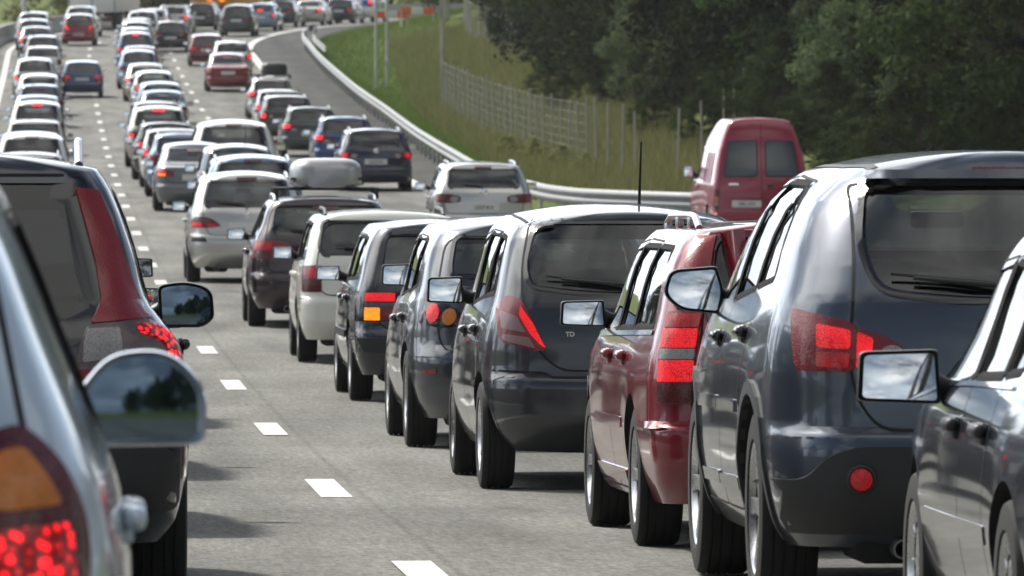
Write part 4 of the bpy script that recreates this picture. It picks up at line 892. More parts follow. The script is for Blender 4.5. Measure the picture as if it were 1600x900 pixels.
def pas_extra(root, sp, bvh, bm_):
    CR = Chart('rear'); p = CR.hit(bvh, (0, .985), .01); MB().lathe([(.01, .065), (-.005, .065), (-.012, .05), (-.012, .001)], 20, 'y', tuple(p)).obj('tailgate_badge', M_chrome, root)
def estate_blue():
    rnd = [(math.cos(a*math.pi/6), math.sin(a*math.pi/6)) for a in range(12)]
    sp = base_spec(L=4.77, W=1.82, H=1.49, zb=.22, belt=.97, ro=1.05, wb=2.71, wr=.32, ww=.21, bump=.58, bow=.08, taper=(.05, .14), crown=.055, arc=(.02, .09), rim='ten',
        rear=[(.22, .14), (.30, .06), (.42, .0), (.54, .0), (.58, .03), (.61, .075), (.8, .085), (.97, .12), (1.06, .17), (1.33, .42), (1.42, .47), (1.49, .52)], rr=[(.2, .24), (.6, .27), (.97, .2), (1.4, .16)],
        half=[(.22, .9), (.34, .965), (.55, 1.), (.78, .995), (.92, .97), (1.02, .935), (1.2, .87), (1.34, .80), (1.43, .73), (1.49, .63)],
        glass=[(-.60, 1.05), (-.635, 1.12), (-.585, 1.39), (.585, 1.39), (.635, 1.12), (.60, 1.05)],
        side=[[(.56, 1.04, .04), (.84, 1.36, .06), (1.42, 1.37, .015), (1.42, 1.02, .015)], [(1.47, 1.02, .015), (1.47, 1.375, .015), (2.17, 1.38, .015), (2.17, 1.0, .015)], [(2.24, .995, .015), (2.24, 1.38, .015), (2.8, 1.34, .08), (3.5, .97, .03)]],
        doors=[[(1.5, .38), (1.54, .66), (1.38, .94), (1.44, 1.395), (2.205, 1.405), (2.205, .26), (1.6, .26)], [(2.205, .26), (2.205, 1.405), (2.82, 1.37), (3.55, .95), (3.38, .26)]],
        lights=[dict(az=20, mat=L_redd, r=.05, off=.010, poly=[(-.88, .30, .96), (-.87, .25, .80), (-.62, .09, .79), (-.42, .08, .81), (-.42, .08, .91), (-.62, .10, .955)],
                     sub=[('brake_lens', [(-.755+.085*a, .18, .875+.07*b) for a, b in rnd], L_lit, .005, .012), ('lamp_lens', [(-.53+.075*a, .09, .86+.055*b) for a, b in rnd], L_clr, .005, .012)])],
        rails=(.59, .8, 3.0, .05, M_rail), mir=(.21, .135), mir_y=2.95, mir_z=1.05, yB=2.21, plate=(0, .72), plate_txt='UOP 814', extra=pas_extra, high_z=1.415)
    return build_car('c', sp, P_navy)[0]

def sedan_spec(**k):
    d = dict(L=4.5, W=1.76, H=1.43, zb=.2, belt=.91, ro=.98, wb=2.6, wr=.31, ww=.2, bump=.58, bow=.10, taper=(.08, .15), crown=.06, arc=(.05, .09), sedan=True, rim='five', ry=1.2,
        rear=[(.2, .15), (.30, .06), (.42, .0), (.53, .0), (.57, .02), (.60, .06), (.80, .065), (.94, .09), (.975, .14), (1.0, .28), (1.025, .50), (1.06, .62), (1.28, .98), (1.36, 1.14), (1.43, 1.3)],
        half=[(.2, .9), (.33, .965), (.55, 1.), (.75, .99), (.88, .965), (.95, .935), (1.03, .89), (1.15, .84), (1.30, .765), (1.37, .70), (1.43, .6)], rr=[(.2, .28), (.6, .3), (.93, .26), (1.05, .22), (1.4, .2)],
        glass=[(-.60, 1.065), (-.545, 1.34), (.545, 1.34), (.60, 1.065)],
        side=[[(1.12, 1.0, .05), (1.35, 1.27, .1), (1.42, 1.29, .02), (1.42, .985, .015)], [(1.47, .98, .015), (1.47, 1.30, .03), (2.07, 1.325, .015), (2.07, .965, .015)], [(2.14, .96, .015), (2.14, 1.325, .015), (2.7, 1.28, .1), (3.35, .93, .03)]],
        doors=[[(1.45, .36), (1.49, .64), (1.38, .9), (1.44, 1.33), (2.105, 1.35), (2.105, .25), (1.55, .25)], [(2.105, .25), (2.105, 1.35), (2.72, 1.31), (3.4, .91), (3.22, .25)]],
        tg=[(-.52, .62), (-.64, .72), (-.66, .93), (-.62, 1.005, .02), (.62, 1.005, .02), (.66, .93), (.64, .72), (.52, .62)],
        lights=[dict(az=22, mat=L_red, r=.03, off=.010, poly=[(-.85, .34, .92), (-.84, .28, .77), (-.62, .08, .755), (-.44, .07, .76), (-.46, .07, .86), (-.62, .09, .915)],
                     sub=[('brake_lens', [(-.82, .24, .90), (-.82, .22, .84), (-.64, .09, .83), (-.64, .09, .895)], L_lit, .01), ('indicator_lens', [(-.81, .22, .825), (-.81, .2, .78), (-.64, .08, .77), (-.64, .08, .82)], L_amb, .01)])],
        wiper=False, mir=(.20, .13), mir_y=2.75, mir_z=1.0, yB=2.1, plate=(0, .74), high_z=1.30, tailgate=True)
    d.update(k); return base_spec(**d)
def sedan_grey():
    return build_car('c', sedan_spec(), P_grey)[0]
def near_extra(root, sp, bvh, bm_):
    CS = Chart('side')
    ppatch(root, 'door_moulding', CS, bvh, [(1.42, .46), (1.42, .52), (3.2, .52), (3.2, .46)], bm_, .005, .006, .02)
    for s in (-1, 1):
        V, F = ribbon(bvh, Chart('side' if s < 0 else 'sider'), [(1.15, .955), (2.1, .945), (3.3, .92)], .016, .008); add('window_trim', V, F, M_chrome, root)
def sedan_near():
    sp = sedan_spec(extra=near_extra, mir=(.27, .175), mir_kind='rect', mir_z=.95, mir_gap=.02, mir_y=2.80, hand_mat=M_black, rim='cap', handle=True)
    return build_car('c', sp, P_blueblk)[0]
def hatch_silver():
    sp = base_spec(L=4.2, W=1.76, H=1.60, zb=.22, belt=1.02, ro=.80, wb=2.6, wr=.315, ww=.2, bump=.62, bow=.12, taper=(.09, .16), crown=.075, arc=(.05, .10), flare=.02, wedge=.02,
        rear=[(.22, .16), (.30, .07), (.44, .0), (.56, .0), (.62, .03), (.66, .065), (.85, .08), (1.0, .12), (1.18, .22), (1.42, .40), (1.51, .46), (1.60, .53)], rr=[(.2, .28), (.6, .32), (1.02, .28), (1.5, .2)],
        half=[(.22, .9), (.34, .965), (.55, 1.), (.80, 1.), (.97, .975), (1.08, .93), (1.25, .845), (1.41, .765), (1.51, .70), (1.60, .6)],
        glass=[(-.56, 1.12, .08), (-.58, 1.25, .08), (-.50, 1.51, .06), (.50, 1.51, .06), (.58, 1.25, .08), (.56, 1.12, .08)],
        side=[[(1.23, 1.13, .015), (1.23, 1.47, .015), (1.9, 1.48, .015), (1.9, 1.09, .015)], [(1.97, 1.085, .015), (1.97, 1.48, .015), (2.5, 1.43, .1), (3.2, 1.05, .03)]],
        doors=[[(1.28, .38), (1.32, .68), (1.16, 1.0), (1.20, 1.49), (1.935, 1.50), (1.935, .27), (1.38, .27)], [(1.935, .27), (1.935, 1.50), (2.52, 1.45), (3.26, 1.02), (3.05, .27)]],
        lights=[dict(az=24, mat=L_redd, r=.05, off=.010, dome=.006, poly=[(-.825, .28, .97), (-.79, .22, 1.08), (-.73, .18, 1.14), (-.66, .15, 1.12), (-.60, .12, .96), (-.58, .10, .76), (-.77, .14, .74), (-.825, .22, .82)],
                     sub=[('indicator_lens', [(-.785, .20, 1.0), (-.73, .16, 1.10), (-.67, .14, 1.09), (-.65, .13, .99)], L_amb, .02), ('brake_lens', [(-.80, .20, .97), (-.65, .12, .96), (-.60, .11, .78), (-.77, .13, .76), (-.805, .18, .84)], L_cluster, .02)])],
        mir=(.27, .20), mir_kind='bell', mir_y=3.05, mir_z=1.11, mir_gap=-.04, mir_body=True, mir_tilt_r=(2, 5), mir_mat_r=M_mirb, yB=1.94, plate=(0, .76), rails=None)
    return build_car('c', sp, paint('silver_blue', (.50, .59, .68), .35, .3))[0]

def van_extra(root, sp, bvh, bm_):
    CR, CS = Chart('rear'), Chart('side')
    V, F = ribbon(bvh, CR, [(.0, .50), (.0, 2.16)], .012, .003); add('door_gap', V, F, M_gap, root, False)
    for y in (.75, 1.15, 1.55): ppatch(root, 'flank_rib', CS, bvh, [(y, 1.05), (y, 1.62), (y+.10, 1.62), (y+.10, 1.05)], bm_, .018, .02, .02)
    ppatch(root, 'slide_rail', CS, bvh, [(.25, 1.66), (.25, 1.70), (3.0, 1.72), (3.0, 1.68)], bm_, .018, .02, .01)
    V, F = patch(bvh, CR, round_poly([(-.62, .80), (-.62, .83), (.62, .83), (.62, .80)], .01), .03, .04, .08); add('plate_moulding', V, F, bm_, root)
    for x in (-.52,): 
        V, F = patch(bvh, CR, round_poly([(x-.09, 1.035), (x-.09, 1.065), (x+.09, 1.065), (x+.09, 1.035)], .01), .006, .01, .05); add('tailgate_badge', V, F, M_chrome, root)
    V, F = patch(bvh, CR, round_poly([(.10, 1.0), (.10, 1.04), (.22, 1.04), (.22, 1.0)], .012), .02, .03, .05); add('door_handle', V, F, M_black, root)
def van():
    sp = base_spec(L=4.6, W=1.81, H=2.26, zb=.24, belt=1.08, ro=.90, wb=2.86, wr=.315, ww=.2, bump=.52, bow=.04, taper=(.02, .12), crown=.05, arc=(.01, .25), ws=.7, seats=True,
        rear=[(.24, .10), (.32, .05), (.42, .0), (.50, .0), (.52, .03), (.8, .05), (1.1, .08), (1.7, .20), (2.15, .30), (2.26, .36)],
        front=[(.24, 4.46), (.32, 4.57), (.5, 4.6), (.7, 4.5), (.85, 4.2), (1.05, 3.75), (1.1, 3.6), (1.75, 2.85), (2.1, 2.3), (2.26, 2.1)],
        half=[(.24, .93), (.35, .97), (.6, 1.), (1.0, .995), (1.12, .97), (1.55, .89), (1.75, .83), (2.0, .74), (2.14, .67), (2.21, .60), (2.26, .52)], rr=[(.24, .10), (1., .12), (2.2, .10)],
        glass=None, side=[[(2.45, 1.16, .03), (2.45, 1.66, .03), (2.85, 1.64, .1), (3.5, 1.12, .03)]], doors=[[(2.35, .30), (2.35, 1.72), (2.9, 1.68), (3.58, 1.08), (3.45, .30)]], tailgate=False,
        lights=[dict(az=15, mat=L_redd, r=.015, off=.012, poly=[(-.88, .14, .95), (-.885, .12, .60), (-.80, .04, .60), (-.79, .06, .95)],
                     sub=[('indicator_lens', [(-.87, .10, .82), (-.87, .1, .72), (-.805, .05, .72), (-.805, .05, .82)], L_amb, .008), ('reversing_lens', [(-.87, .1, .71), (-.87, .1, .65), (-.805, .05, .65), (-.805, .05, .71)], L_clr, .008)])],
        plate=(-.28, .69), plate_txt='DRL 878', high=False, wiper=False, mir=(.19, .22), mir_y=3.0, mir_z=1.24, yB=2.6, extra=van_extra, rim='cap', handle=True)
    return sp
def van_build():
    sp = van(); sp['wins'] = 1
    # two rear door windows: cut as extra panes
    sp['glass'] = None
    root, bvh = build_car('c', sp, P_vanred)
    CR = Chart('rear')
    for s in (-1, 1):
        pts = [(s*.09, 1.20), (s*.09, 1.83), (s*.585, 1.83), (s*.69, 1.20)]
        P = round_poly(pts, .05); V, F = patch(bvh, CR, P, .006, .012, .1); w = add('rear_window', V, F, simple('van_glass', (.035, .045, .05), .03, coat=1.), root)
        V, F = band(bvh, CR, P, .022, .01, .012); add('window_seal', V, F, M_black, w, True, 60)
    return root
# ------------------------------------------------------------------ the road, in road coordinates: s along it, u to the right
S0, RAD, AEND = 385.0, 320.0, 0.85
def ang(s): return min(max(0., s-S0)/RAD, AEND)
def P2(s, u):
    if s <= S0: return Vector((u, s))
    a = ang(s); c = Vector((RAD-(RAD-u)*math.cos(a), S0+(RAD-u)*math.sin(a)))
    ex = s-S0-RAD*AEND
    if ex > 0: c += Vector((math.sin(a), math.cos(a)))*ex
    return c
ZS = [-3000, 0, 30, 45, 56, 67, 78.5, 97, 116.5, 140.5, 164.5, 188.5, 212.5, 236.5, 260.5, 284.5, 308.5, 332.5, 356.5, 380, 417, 440, 470, 520, 600, 760, 3000]
ZV = [.1, .1, .09, .01, 0, .03, .10, .24, .43, .78, 1.25, 1.76, 2.31, 2.93, 3.63, 4.43, 5.32, 6.33, 7.37, 8.5, 10.18, 11.1, 12.1, 13.6, 15.6, 19, 24]
zr = smooth_tab(list(zip(ZS, ZV)))
RAIL = [(149.2, 15.2), (150.6, 13.9), (152, 12.9), (153.6, 12.0), (155.6, 11.0), (158, 10.25), (163, 9.85), (172, 9.75), (185, 9.85), (209, 10.3), (236, 10.75), (283, 11.4), (332, 11.6), (365, 11.75), (385, 11.9), (440, 12.0), (500, 12.0)]
def rail_u(s): return interp(RAIL[4:], s)
def road_right(s): return 19.0 if s < 152 else (interp([(152, 19.0), (158, 12.2), (165, 11.0)], s) if s < 165 else rail_u(s)+.55)
def edge_u(s): return interp([(0, 9.0), (200, 9.0), (300, 9.25), (400, 9.3), (700, 9.3)], s)
def prof(s, u):                # ground height beside the road, above road level
    if u > 0:
        r0 = interp([(0, 19.4), (150, 19.4), (185, 18.0), (205, 15.5), (222, 14.2), (300, 13.9), (340, 12.9), (800, 12.9)], s); d = u-r0
        if d <= 0: return -.03
        k = interp([(0, .22), (200, .26), (330, .24), (420, .20), (600, .12)], s)
        return -.03+k*min(d, 7)+.05*max(0, min(d-7, 60))
    d = -17.5-u
    if d <= 0: return -.08
    return -.03-.05*min(d, 4)+.10*max(0, min(d-5, 40))
def gz(s, u): return zr(s)+prof(s, u)
def P3(s, u, dz=0.): p = P2(s, u); return (p.x, p.y, zr(s)+prof(s, u)+.03*(prof(s, u) <= -.0299)+dz)
def R3(s, u, dz=0.): p = P2(s, u); return (p.x, p.y, zr(s)+dz)
def sheet(name, S, U, fn, m, kind='structure', parent=None, smooth=True):
    V = []; F = []; n = len(U)
    for s in S:
        for u in U: V.append(fn(s, u))
    for i in range(len(S)-1):
        for j in range(n-1): F.append((i*n+j, i*n+j+1, (i+1)*n+j+1, (i+1)*n+j))
    o = add(name, V, F, m, parent, smooth, 60)
    if kind: o['kind'] = kind
    return o
# ---- materials of the ground
def asphalt(nm='asphalt', k=.93):
    m, nt, out = mat(nm); p = principled(nt, out, Roughness=.9, Specular_IOR_Level=.25)
    g = N(nt, 'ShaderNodeNewGeometry'); s = N(nt, 'ShaderNodeSeparateXYZ'); LK(nt, g.outputs['Position'], s.inputs[0])
    n1 = N(nt, 'ShaderNodeTexNoise', inp={'Scale': 22.0, 'Detail': 7.0, 'Roughness': .85}); LK(nt, g.outputs['Position'], n1.inputs['Vector'])
    v1 = N(nt, 'ShaderNodeTexVoronoi', inp={'Scale': 75.0}); LK(nt, g.outputs['Position'], v1.inputs['Vector'])
    mp = N(nt, 'ShaderNodeMapping'); mp.inputs['Scale'].default_value = (1.3, .12, 1); LK(nt, g.outputs['Position'], mp.inputs[0])
    n2 = N(nt, 'ShaderNodeTexNoise', inp={'Scale': 1.2, 'Detail': 5.0}); LK(nt, mp.outputs[0], n2.inputs['Vector'])
    n3 = N(nt, 'ShaderNodeTexNoise', inp={'Scale': .30, 'Detail': 4.0}); LK(nt, g.outputs['Position'], n3.inputs['Vector'])
    r = N(nt, 'ShaderNodeValToRGB'); LK(nt, n1.outputs['Fac'], r.inputs[0])
    r.color_ramp.elements[0].position = .38; r.color_ramp.elements[0].color = (.100*k, .099*k, .089*k, 1)
    r.color_ramp.elements[1].position = .62; r.color_ramp.elements[1].color = (.31*k, .308*k, .280*k, 1)
    # long wheel tracks polished lighter, patchy repairs and oil drips darker
    r2 = N(nt, 'ShaderNodeMapRange', inp={1: .3, 2: .7, 3: .68, 4: 1.22}); LK(nt, n2.outputs['Fac'], r2.inputs[0])
    r3 = N(nt, 'ShaderNodeMapRange', inp={1: .3, 2: .7, 3: .8, 4: 1.15}); LK(nt, n3.outputs['Fac'], r3.inputs[0])
    # oil-darkened strip along the middle of each lane, paler wheel tracks
    lx = N(nt, 'ShaderNodeMath', operation='MULTIPLY_ADD', inp={1: 2*math.pi/3.9, 2: -3.45*2*math.pi/3.9}); LK(nt, s.outputs[0], lx.inputs[0])
    lc = N(nt, 'ShaderNodeMath', operation='COSINE'); LK(nt, lx.outputs[0], lc.inputs[0])
    lm = N(nt, 'ShaderNodeMapRange', interpolation_type='SMOOTHSTEP', inp={1: .2, 2: 1.0, 3: 1.05, 4: .80}); LK(nt, lc.outputs[0], lm.inputs[0])
    lq = N(nt, 'ShaderNodeMath', operation='MULTIPLY'); LK(nt, r3.outputs[0], lq.inputs[0]); LK(nt, lm.outputs[0], lq.inputs[1]); r3 = lq
    # paving seam beside the lane line
    nz = N(nt, 'ShaderNodeTexNoise', inp={'Scale': .8, 'Detail': 5.0}); LK(nt, g.outputs['Position'], nz.inputs['Vector'])
    ax = N(nt, 'ShaderNodeMath', operation='MULTIPLY_ADD', inp={1: .05, 2: -1.68}); LK(nt, nz.outputs['Fac'], ax.inputs[0])
    ad = N(nt, 'ShaderNodeMath', operation='ADD'); LK(nt, s.outputs[0], ad.inputs[0]); LK(nt, ax.outputs[0], ad.inputs[1])
    ab = N(nt, 'ShaderNodeMath', operation='ABSOLUTE'); LK(nt, ad.outputs[0], ab.inputs[0])
    sm = N(nt, 'ShaderNodeMapRange', inp={1: .006, 2: .03, 3: .80, 4: 1.0}); LK(nt, ab.outputs[0], sm.inputs[0])
    a = N(nt, 'ShaderNodeMath', operation='MULTIPLY'); LK(nt, r2.outputs[0], a.inputs[0]); LK(nt, r3.outputs[0], a.inputs[1])
    b = N(nt, 'ShaderNodeMath', operation='MULTIPLY'); LK(nt, a.outputs[0], b.inputs[0]); LK(nt, sm.outputs[0], b.inputs[1])
    # pale stones in the wearing course
    st = N(nt, 'ShaderNodeMapRange', inp={1: .03, 2: .20, 3: 1.7, 4: .9}); LK(nt, v1.outputs['Distance'], st.inputs[0])
    b2 = N(nt, 'ShaderNodeMath', operation='MULTIPLY'); LK(nt, b.outputs[0], b2.inputs[0]); LK(nt, st.outputs[0], b2.inputs[1])
    # fine scuff streaks along the driving direction
    mp2 = N(nt, 'ShaderNodeMapping'); mp2.inputs['Scale'].default_value = (36, 2.0, 1); LK(nt, g.outputs['Position'], mp2.inputs[0])
    n5 = N(nt, 'ShaderNodeTexNoise', inp={'Scale': 1.0, 'Detail': 4.0, 'Roughness': .7}); LK(nt, mp2.outputs[0], n5.inputs['Vector'])
    r5 = N(nt, 'ShaderNodeMapRange', inp={1: .3, 2: .7, 3: .74, 4: 1.20}); LK(nt, n5.outputs['Fac'], r5.inputs[0])
    b3 = N(nt, 'ShaderNodeMath', operation='MULTIPLY'); LK(nt, b2.outputs[0], b3.inputs[0]); LK(nt, r5.outputs[0], b3.inputs[1]); b2 = b3
    sc = N(nt, 'ShaderNodeVectorMath', operation='SCALE'); LK(nt, r.outputs[0], sc.inputs[0]); LK(nt, b2.outputs[0], sc.inputs[3])
    LK(nt, sc.outputs[0], p.inputs['Base Color'])
    bu = N(nt, 'ShaderNodeBump', inp={'Strength': .6, 'Distance': .012}); LK(nt, n1.outputs['Fac'], bu.inputs['Height']); LK(nt, bu.outputs[0], p.inputs['Normal'])
    return m
def road_paint():
    m, nt, out = mat('road_paint'); p = principled(nt, out, Roughness=.6)
    g = N(nt, 'ShaderNodeNewGeometry'); n = N(nt, 'ShaderNodeTexNoise', inp={'Scale': 24.0, 'Detail': 6.0, 'Roughness': .7}); LK(nt, g.outputs['Position'], n.inputs['Vector'])
    r = N(nt, 'ShaderNodeValToRGB'); LK(nt, n.outputs['Fac'], r.inputs[0])
    r.color_ramp.elements[0].position = .30; r.color_ramp.elements[0].color = (.24, .235, .22, 1); r.color_ramp.elements[1].position = .52; r.color_ramp.elements[1].color = (.66, .65, .61, 1)
    LK(nt, r.outputs[0], p.inputs['Base Color']); return m
def ground_mat():
    m, nt, out = mat('verge_grass'); p = principled(nt, out, Roughness=.95, Specular_IOR_Level=.1)
    g = N(nt, 'ShaderNodeNewGeometry'); at = N(nt, 'ShaderNodeAttribute', attribute_name='dry')
    n = N(nt, 'ShaderNodeTexNoise', inp={'Scale': .55, 'Detail': 6.0, 'Roughness': .6}); LK(nt, g.outputs['Position'], n.inputs['Vector'])
    n2 = N(nt, 'ShaderNodeTexNoise', inp={'Scale': 6.0, 'Detail': 6.0, 'Roughness': .7}); LK(nt, g.outputs['Position'], n2.inputs['Vector'])
    r = N(nt, 'ShaderNodeValToRGB'); LK(nt, n2.outputs['Fac'], r.inputs[0])
    r.color_ramp.elements[0].position = .3; r.color_ramp.elements[0].color = (.075, .115, .024, 1); r.color_ramp.elements[1].position = .7; r.color_ramp.elements[1].color = (.165, .215, .058, 1)
    r2 = N(nt, 'ShaderNodeValToRGB'); LK(nt, n2.outputs['Fac'], r2.inputs[0])
    r2.color_ramp.elements[0].position = .3; r2.color_ramp.elements[0].color = (.095, .12, .038, 1); r2.color_ramp.elements[1].position = .7; r2.color_ramp.elements[1].color = (.225, .24, .095, 1)
    a = N(nt, 'ShaderNodeMath', operation='MULTIPLY_ADD', inp={1: 3.0, 2: -1.5}); LK(nt, n.outputs['Fac'], a.inputs[0])
    b = N(nt, 'ShaderNodeMath', operation='ADD', use_clamp=True); LK(nt, a.outputs[0], b.inputs[0]); LK(nt, at.outputs['Fac'], b.inputs[1])
    mm = N(nt, 'ShaderNodeMix', data_type='RGBA'); LK(nt, b.outputs[0], mm.inputs[0]); LK(nt, r.outputs[0], mm.inputs[6]); LK(nt, r2.outputs[0], mm.inputs[7]); LK(nt, mm.outputs[2], p.inputs['Base Color'])
    bu = N(nt, 'ShaderNodeBump', inp={'Strength': .8, 'Distance': .15}); LK(nt, n2.outputs['Fac'], bu.inputs['Height']); LK(nt, bu.outputs[0], p.inputs['Normal'])
    return m
def leaf_mat(name, c0, c1, trans=.25):
    m, nt, out = mat(name)
    oi = N(nt, 'ShaderNodeObjectInfo'); at = N(nt, 'ShaderNodeAttribute', attribute_name='tone')
    mm = N(nt, 'ShaderNodeMix', data_type='RGBA'); LK(nt, at.outputs['Fac'], mm.inputs[0]); mm.inputs[6].default_value = (*c0, 1); mm.inputs[7].default_value = (*c1, 1)
    hv = N(nt, 'ShaderNodeHueSaturation'); mr = N(nt, 'ShaderNodeMapRange', inp={3: .75, 4: 1.2}); LK(nt, oi.outputs['Random'], mr.inputs[0]); LK(nt, mr.outputs[0], hv.inputs['Value'])
    mh = N(nt, 'ShaderNodeMapRange', inp={3: .485, 4: .515}); LK(nt, oi.outputs['Random'], mh.inputs[0]); LK(nt, mh.outputs[0], hv.inputs['Hue']); LK(nt, mm.outputs[2], hv.inputs['Color'])
    d = N(nt, 'ShaderNodeBsdfPrincipled', inp={'Roughness': .9, 'Specular IOR Level': .05}); LK(nt, hv.outputs[0], d.inputs['Base Color'])
    t = N(nt, 'ShaderNodeBsdfTranslucent'); LK(nt, hv.outputs[0], t.inputs[0])
    ms = N(nt, 'ShaderNodeMixShader', inp={0: trans}); LK(nt, d.outputs[0], ms.inputs[1]); LK(nt, t.outputs[0], ms.inputs[2]); LK(nt, ms.outputs[0], out.inputs[0]); return m
M_asph, M_paint, M_ground = asphalt(), road_paint(), ground_mat()
M_galv = simple('galvanised_steel', (.25, .26, .265), .6, metal=.25, grain=.12, scale=8)
M_galvd = simple('galvanised_dull', (.36, .37, .38), .55, metal=.3, grain=.15, scale=6)
M_conc = simple('concrete', (.34, .335, .32), .85, grain=.18, scale=5)
M_wood = simple('grey_wood', (.40, .38, .33), .8, grain=.25, scale=12)
M_wire = simple('fence_wire', (.50, .49, .45), .5, metal=.4)
M_bark = simple('bark', (.055, .043, .032), .9, grain=.4, scale=9)
M_poleg = simple('pole_grey', (.52, .53, .53), .45, metal=.3)

SS = [-1200, -600, -300, -150, -60] + list(range(-40, 640, 6)) + [660, 700, 760, 860, 1000, 1300]
UU = [-500, -250, -140, -90, -60, -44, -34, -26, -20, -16, -12, -9, -7, -5.5, -4.6, -3.9, 0, 6, 9, 11, 12, 12.8, 13.4, 14, 14.6, 15.3, 16.2, 17.2, 18.4, 19.4, 20.6, 22, 24, 27, 31, 37, 48, 70, 110, 160, 220, 290]
def gfn(s, u):
    p = P2(s, u); uu = u
    if s < -100 or s > 640: pass
    return (p.x, p.y, gz(s, uu)-(.05 if -3.9 < u < 9 else 0)-(.06 if 9 <= u < road_right(s)+.01 else 0))
ground = sheet('ground', SS, UU, gfn, M_ground)
at = ground.data.attributes.new('dry', 'FLOAT', 'POINT'); vals = []
for s in SS:
    for u in UU:
        d = 0.
        if u > 10.5 and u > interp([(175, 10.6), (195, 11.6), (235, 13.0), (300, 14.1), (380, 16.4)], s): d = min(1, (u-interp([(175, 10.6), (195, 11.6), (235, 13.0), (300, 14.1), (380, 16.4)], s))/1.6)*interp([(140, 1.), (225, 1.), (270, .8), (300, .45), (340, .25), (420, .15), (460, .1), (600, .1)], s)
        if u > 19: d *= .3
        vals.append(d*1.1+.05)
at.data.foreach_set('value', vals)
RS = list(range(-40, 150, 5)) + [150, 152, 154, 156, 158, 161, 165] + list(range(170, 640, 5))
V = []; F = []
for s in RS:
    for u in [-3.9, -3.2, -1.5, 0, 1.5, 3.5, 5.5, 7.5, 8.8]: V.append(R3(s, u))
    for t in (.33, .66, 1.): V.append(R3(s, 8.8+(road_right(s)-8.8)*t, -.0))
for i in range(len(RS)-1):
    for j in range(11): F.append((i*12+j, i*12+j+1, (i+1)*12+j+1, (i+1)*12+j))
road = add('road', V, F, M_asph, None, True, 60); road['kind'] = 'structure'
V = []; F = []
for s in RS:
    for u in (-16.5, -12.5, -8.5, -4.5): V.append(R3(s, u, .0))
for i in range(len(RS)-1):
    for j in range(3): F.append((i*4+j, i*4+j+1, (i+1)*4+j+1, (i+1)*4+j))
road2 = add('opposite_carriageway', V, F, M_asph, None, True, 60); road2['kind'] = 'structure'
V = []; F = []
SHS = [q for q in RS if q >= 165]
for q in SHS:
    a = edge_u(q)+.17; b = road_right(q)-.02
    for t in (0, .5, 1.): V.append(R3(q, a+(b-a)*t, .004))
for i in range(len(SHS)-1):
    for j in range(2): F.append((i*3+j, i*3+j+1, (i+1)*3+j+1, (i+1)*3+j))
hs = add('hard_shoulder', V, F, asphalt('asphalt_shoulder', .30), None, True, 60); hs['kind'] = 'structure'
def stripe(name, s0, s1, ufn, w, step=3.):
    n = max(2, int((s1-s0)/step)+1); S = [s0+(s1-s0)*i/(n-1) for i in range(n)]; V = []; F = []
    for s in S: V += [R3(s, ufn(s)-w/2, .006), R3(s, ufn(s)+w/2, .006)]
    for i in range(n-1): F.append((2*i, 2*i+1, 2*i+3, 2*i+2))
    return add(name, V, F, M_paint, road, True)
k = 0
while True:
    c = 8.5+12*k; k += 1
    if c > 440: break
    if c < 15: continue
    stripe('lane_dash', c-1.5, c+1.5, lambda s: 1.50, .17, 1.)
    stripe('lane_dash', c-8, c-5, lambda s: 5.45, .17, 1.)
stripe('edge_line', 20, 600, edge_u, .34, 3.)
stripe('edge_line', 20, 560, lambda s: -2.35, .24, 4.)

# ---- guard rail on the right: W-beam on posts
def sweep(S, ufn, prof2, name, m, parent, zfn=None):
    V = []; F = []; n = len(prof2)
    for s in S:
        u = ufn(s)
        for a, b in prof2: V.append(R3(s, u+a, b) if zfn is None else zfn(s, u+a, b))
    for i in range(len(S)-1):
        for j in range(n-1): F.append((i*n+j, i*n+j+1, (i+1)*n+j+1, (i+1)*n+j))
    return add(name, V, F, m, parent, True, 50)
gr = bpy.data.objects.new('guard_rail', None); COL.objects.link(gr); gr.location = R3(155, 11.2)
tag(gr, 'long galvanised guard rail curving along the grass verge right of the traffic', 'guard rail')
W2 = [(.035, .44), (.0, .455), (-.045, .50), (-.05, .525), (-.04, .55), (.02, .585), (.03, .60), (.02, .615), (-.04, .65), (-.05, .675), (-.045, .70), (.0, .745), (.035, .76)]
RLS = [149.2+i*.45 for i in range(22)] + list(range(160, 505, 3))
ru = smooth_tab(RAIL)
def inv_par(o):                # keep world positions of parts under an Empty that stands elsewhere
    o.matrix_parent_inverse = Matrix.Translation(o.parent.location).inverted(); return o
s = 149.2
M_dull = simple('weathered_rail', (.10, .10, .11), .6, metal=.2)
# hairpin end of a second beam on the verge side
LP = [(372+i*3, 12.42+.0012*(i*3)) for i in range(12)] + [(407.5, 12.40), (408.6, 12.25), (408.9, 12.05), (408.0, 11.93)]
V = []; F = []
for q, u_ in LP:
    for a, b in W2: V.append(R3(q, u_-a*.8, b+.03))
for i in range(len(LP)-1):
    for j in range(len(W2)-1): F.append((i*len(W2)+j, i*len(W2)+j+1, (i+1)*len(W2)+j+1, (i+1)*len(W2)+j))
inv_par(add('rail_end_loop', V, F, M_galv, gr, True, 50))
segs = []
while s < 404:
    e = min(s+(4.0 if s > 158 else 2.2), 405); n = 5; S = [s+(e-s)*i/n for i in range(n+1)]
    o = sweep(S, ru, W2, 'rail_beam', M_galv if s < 405 else M_dull, gr); inv_par(o)
    p = R3(s, ru(s)+.10); inv_par(MB().box((p[0], p[1], p[2]+.33), (.07, .12, .78), .01).obj('rail_post', M_galvd, gr))
    s = e
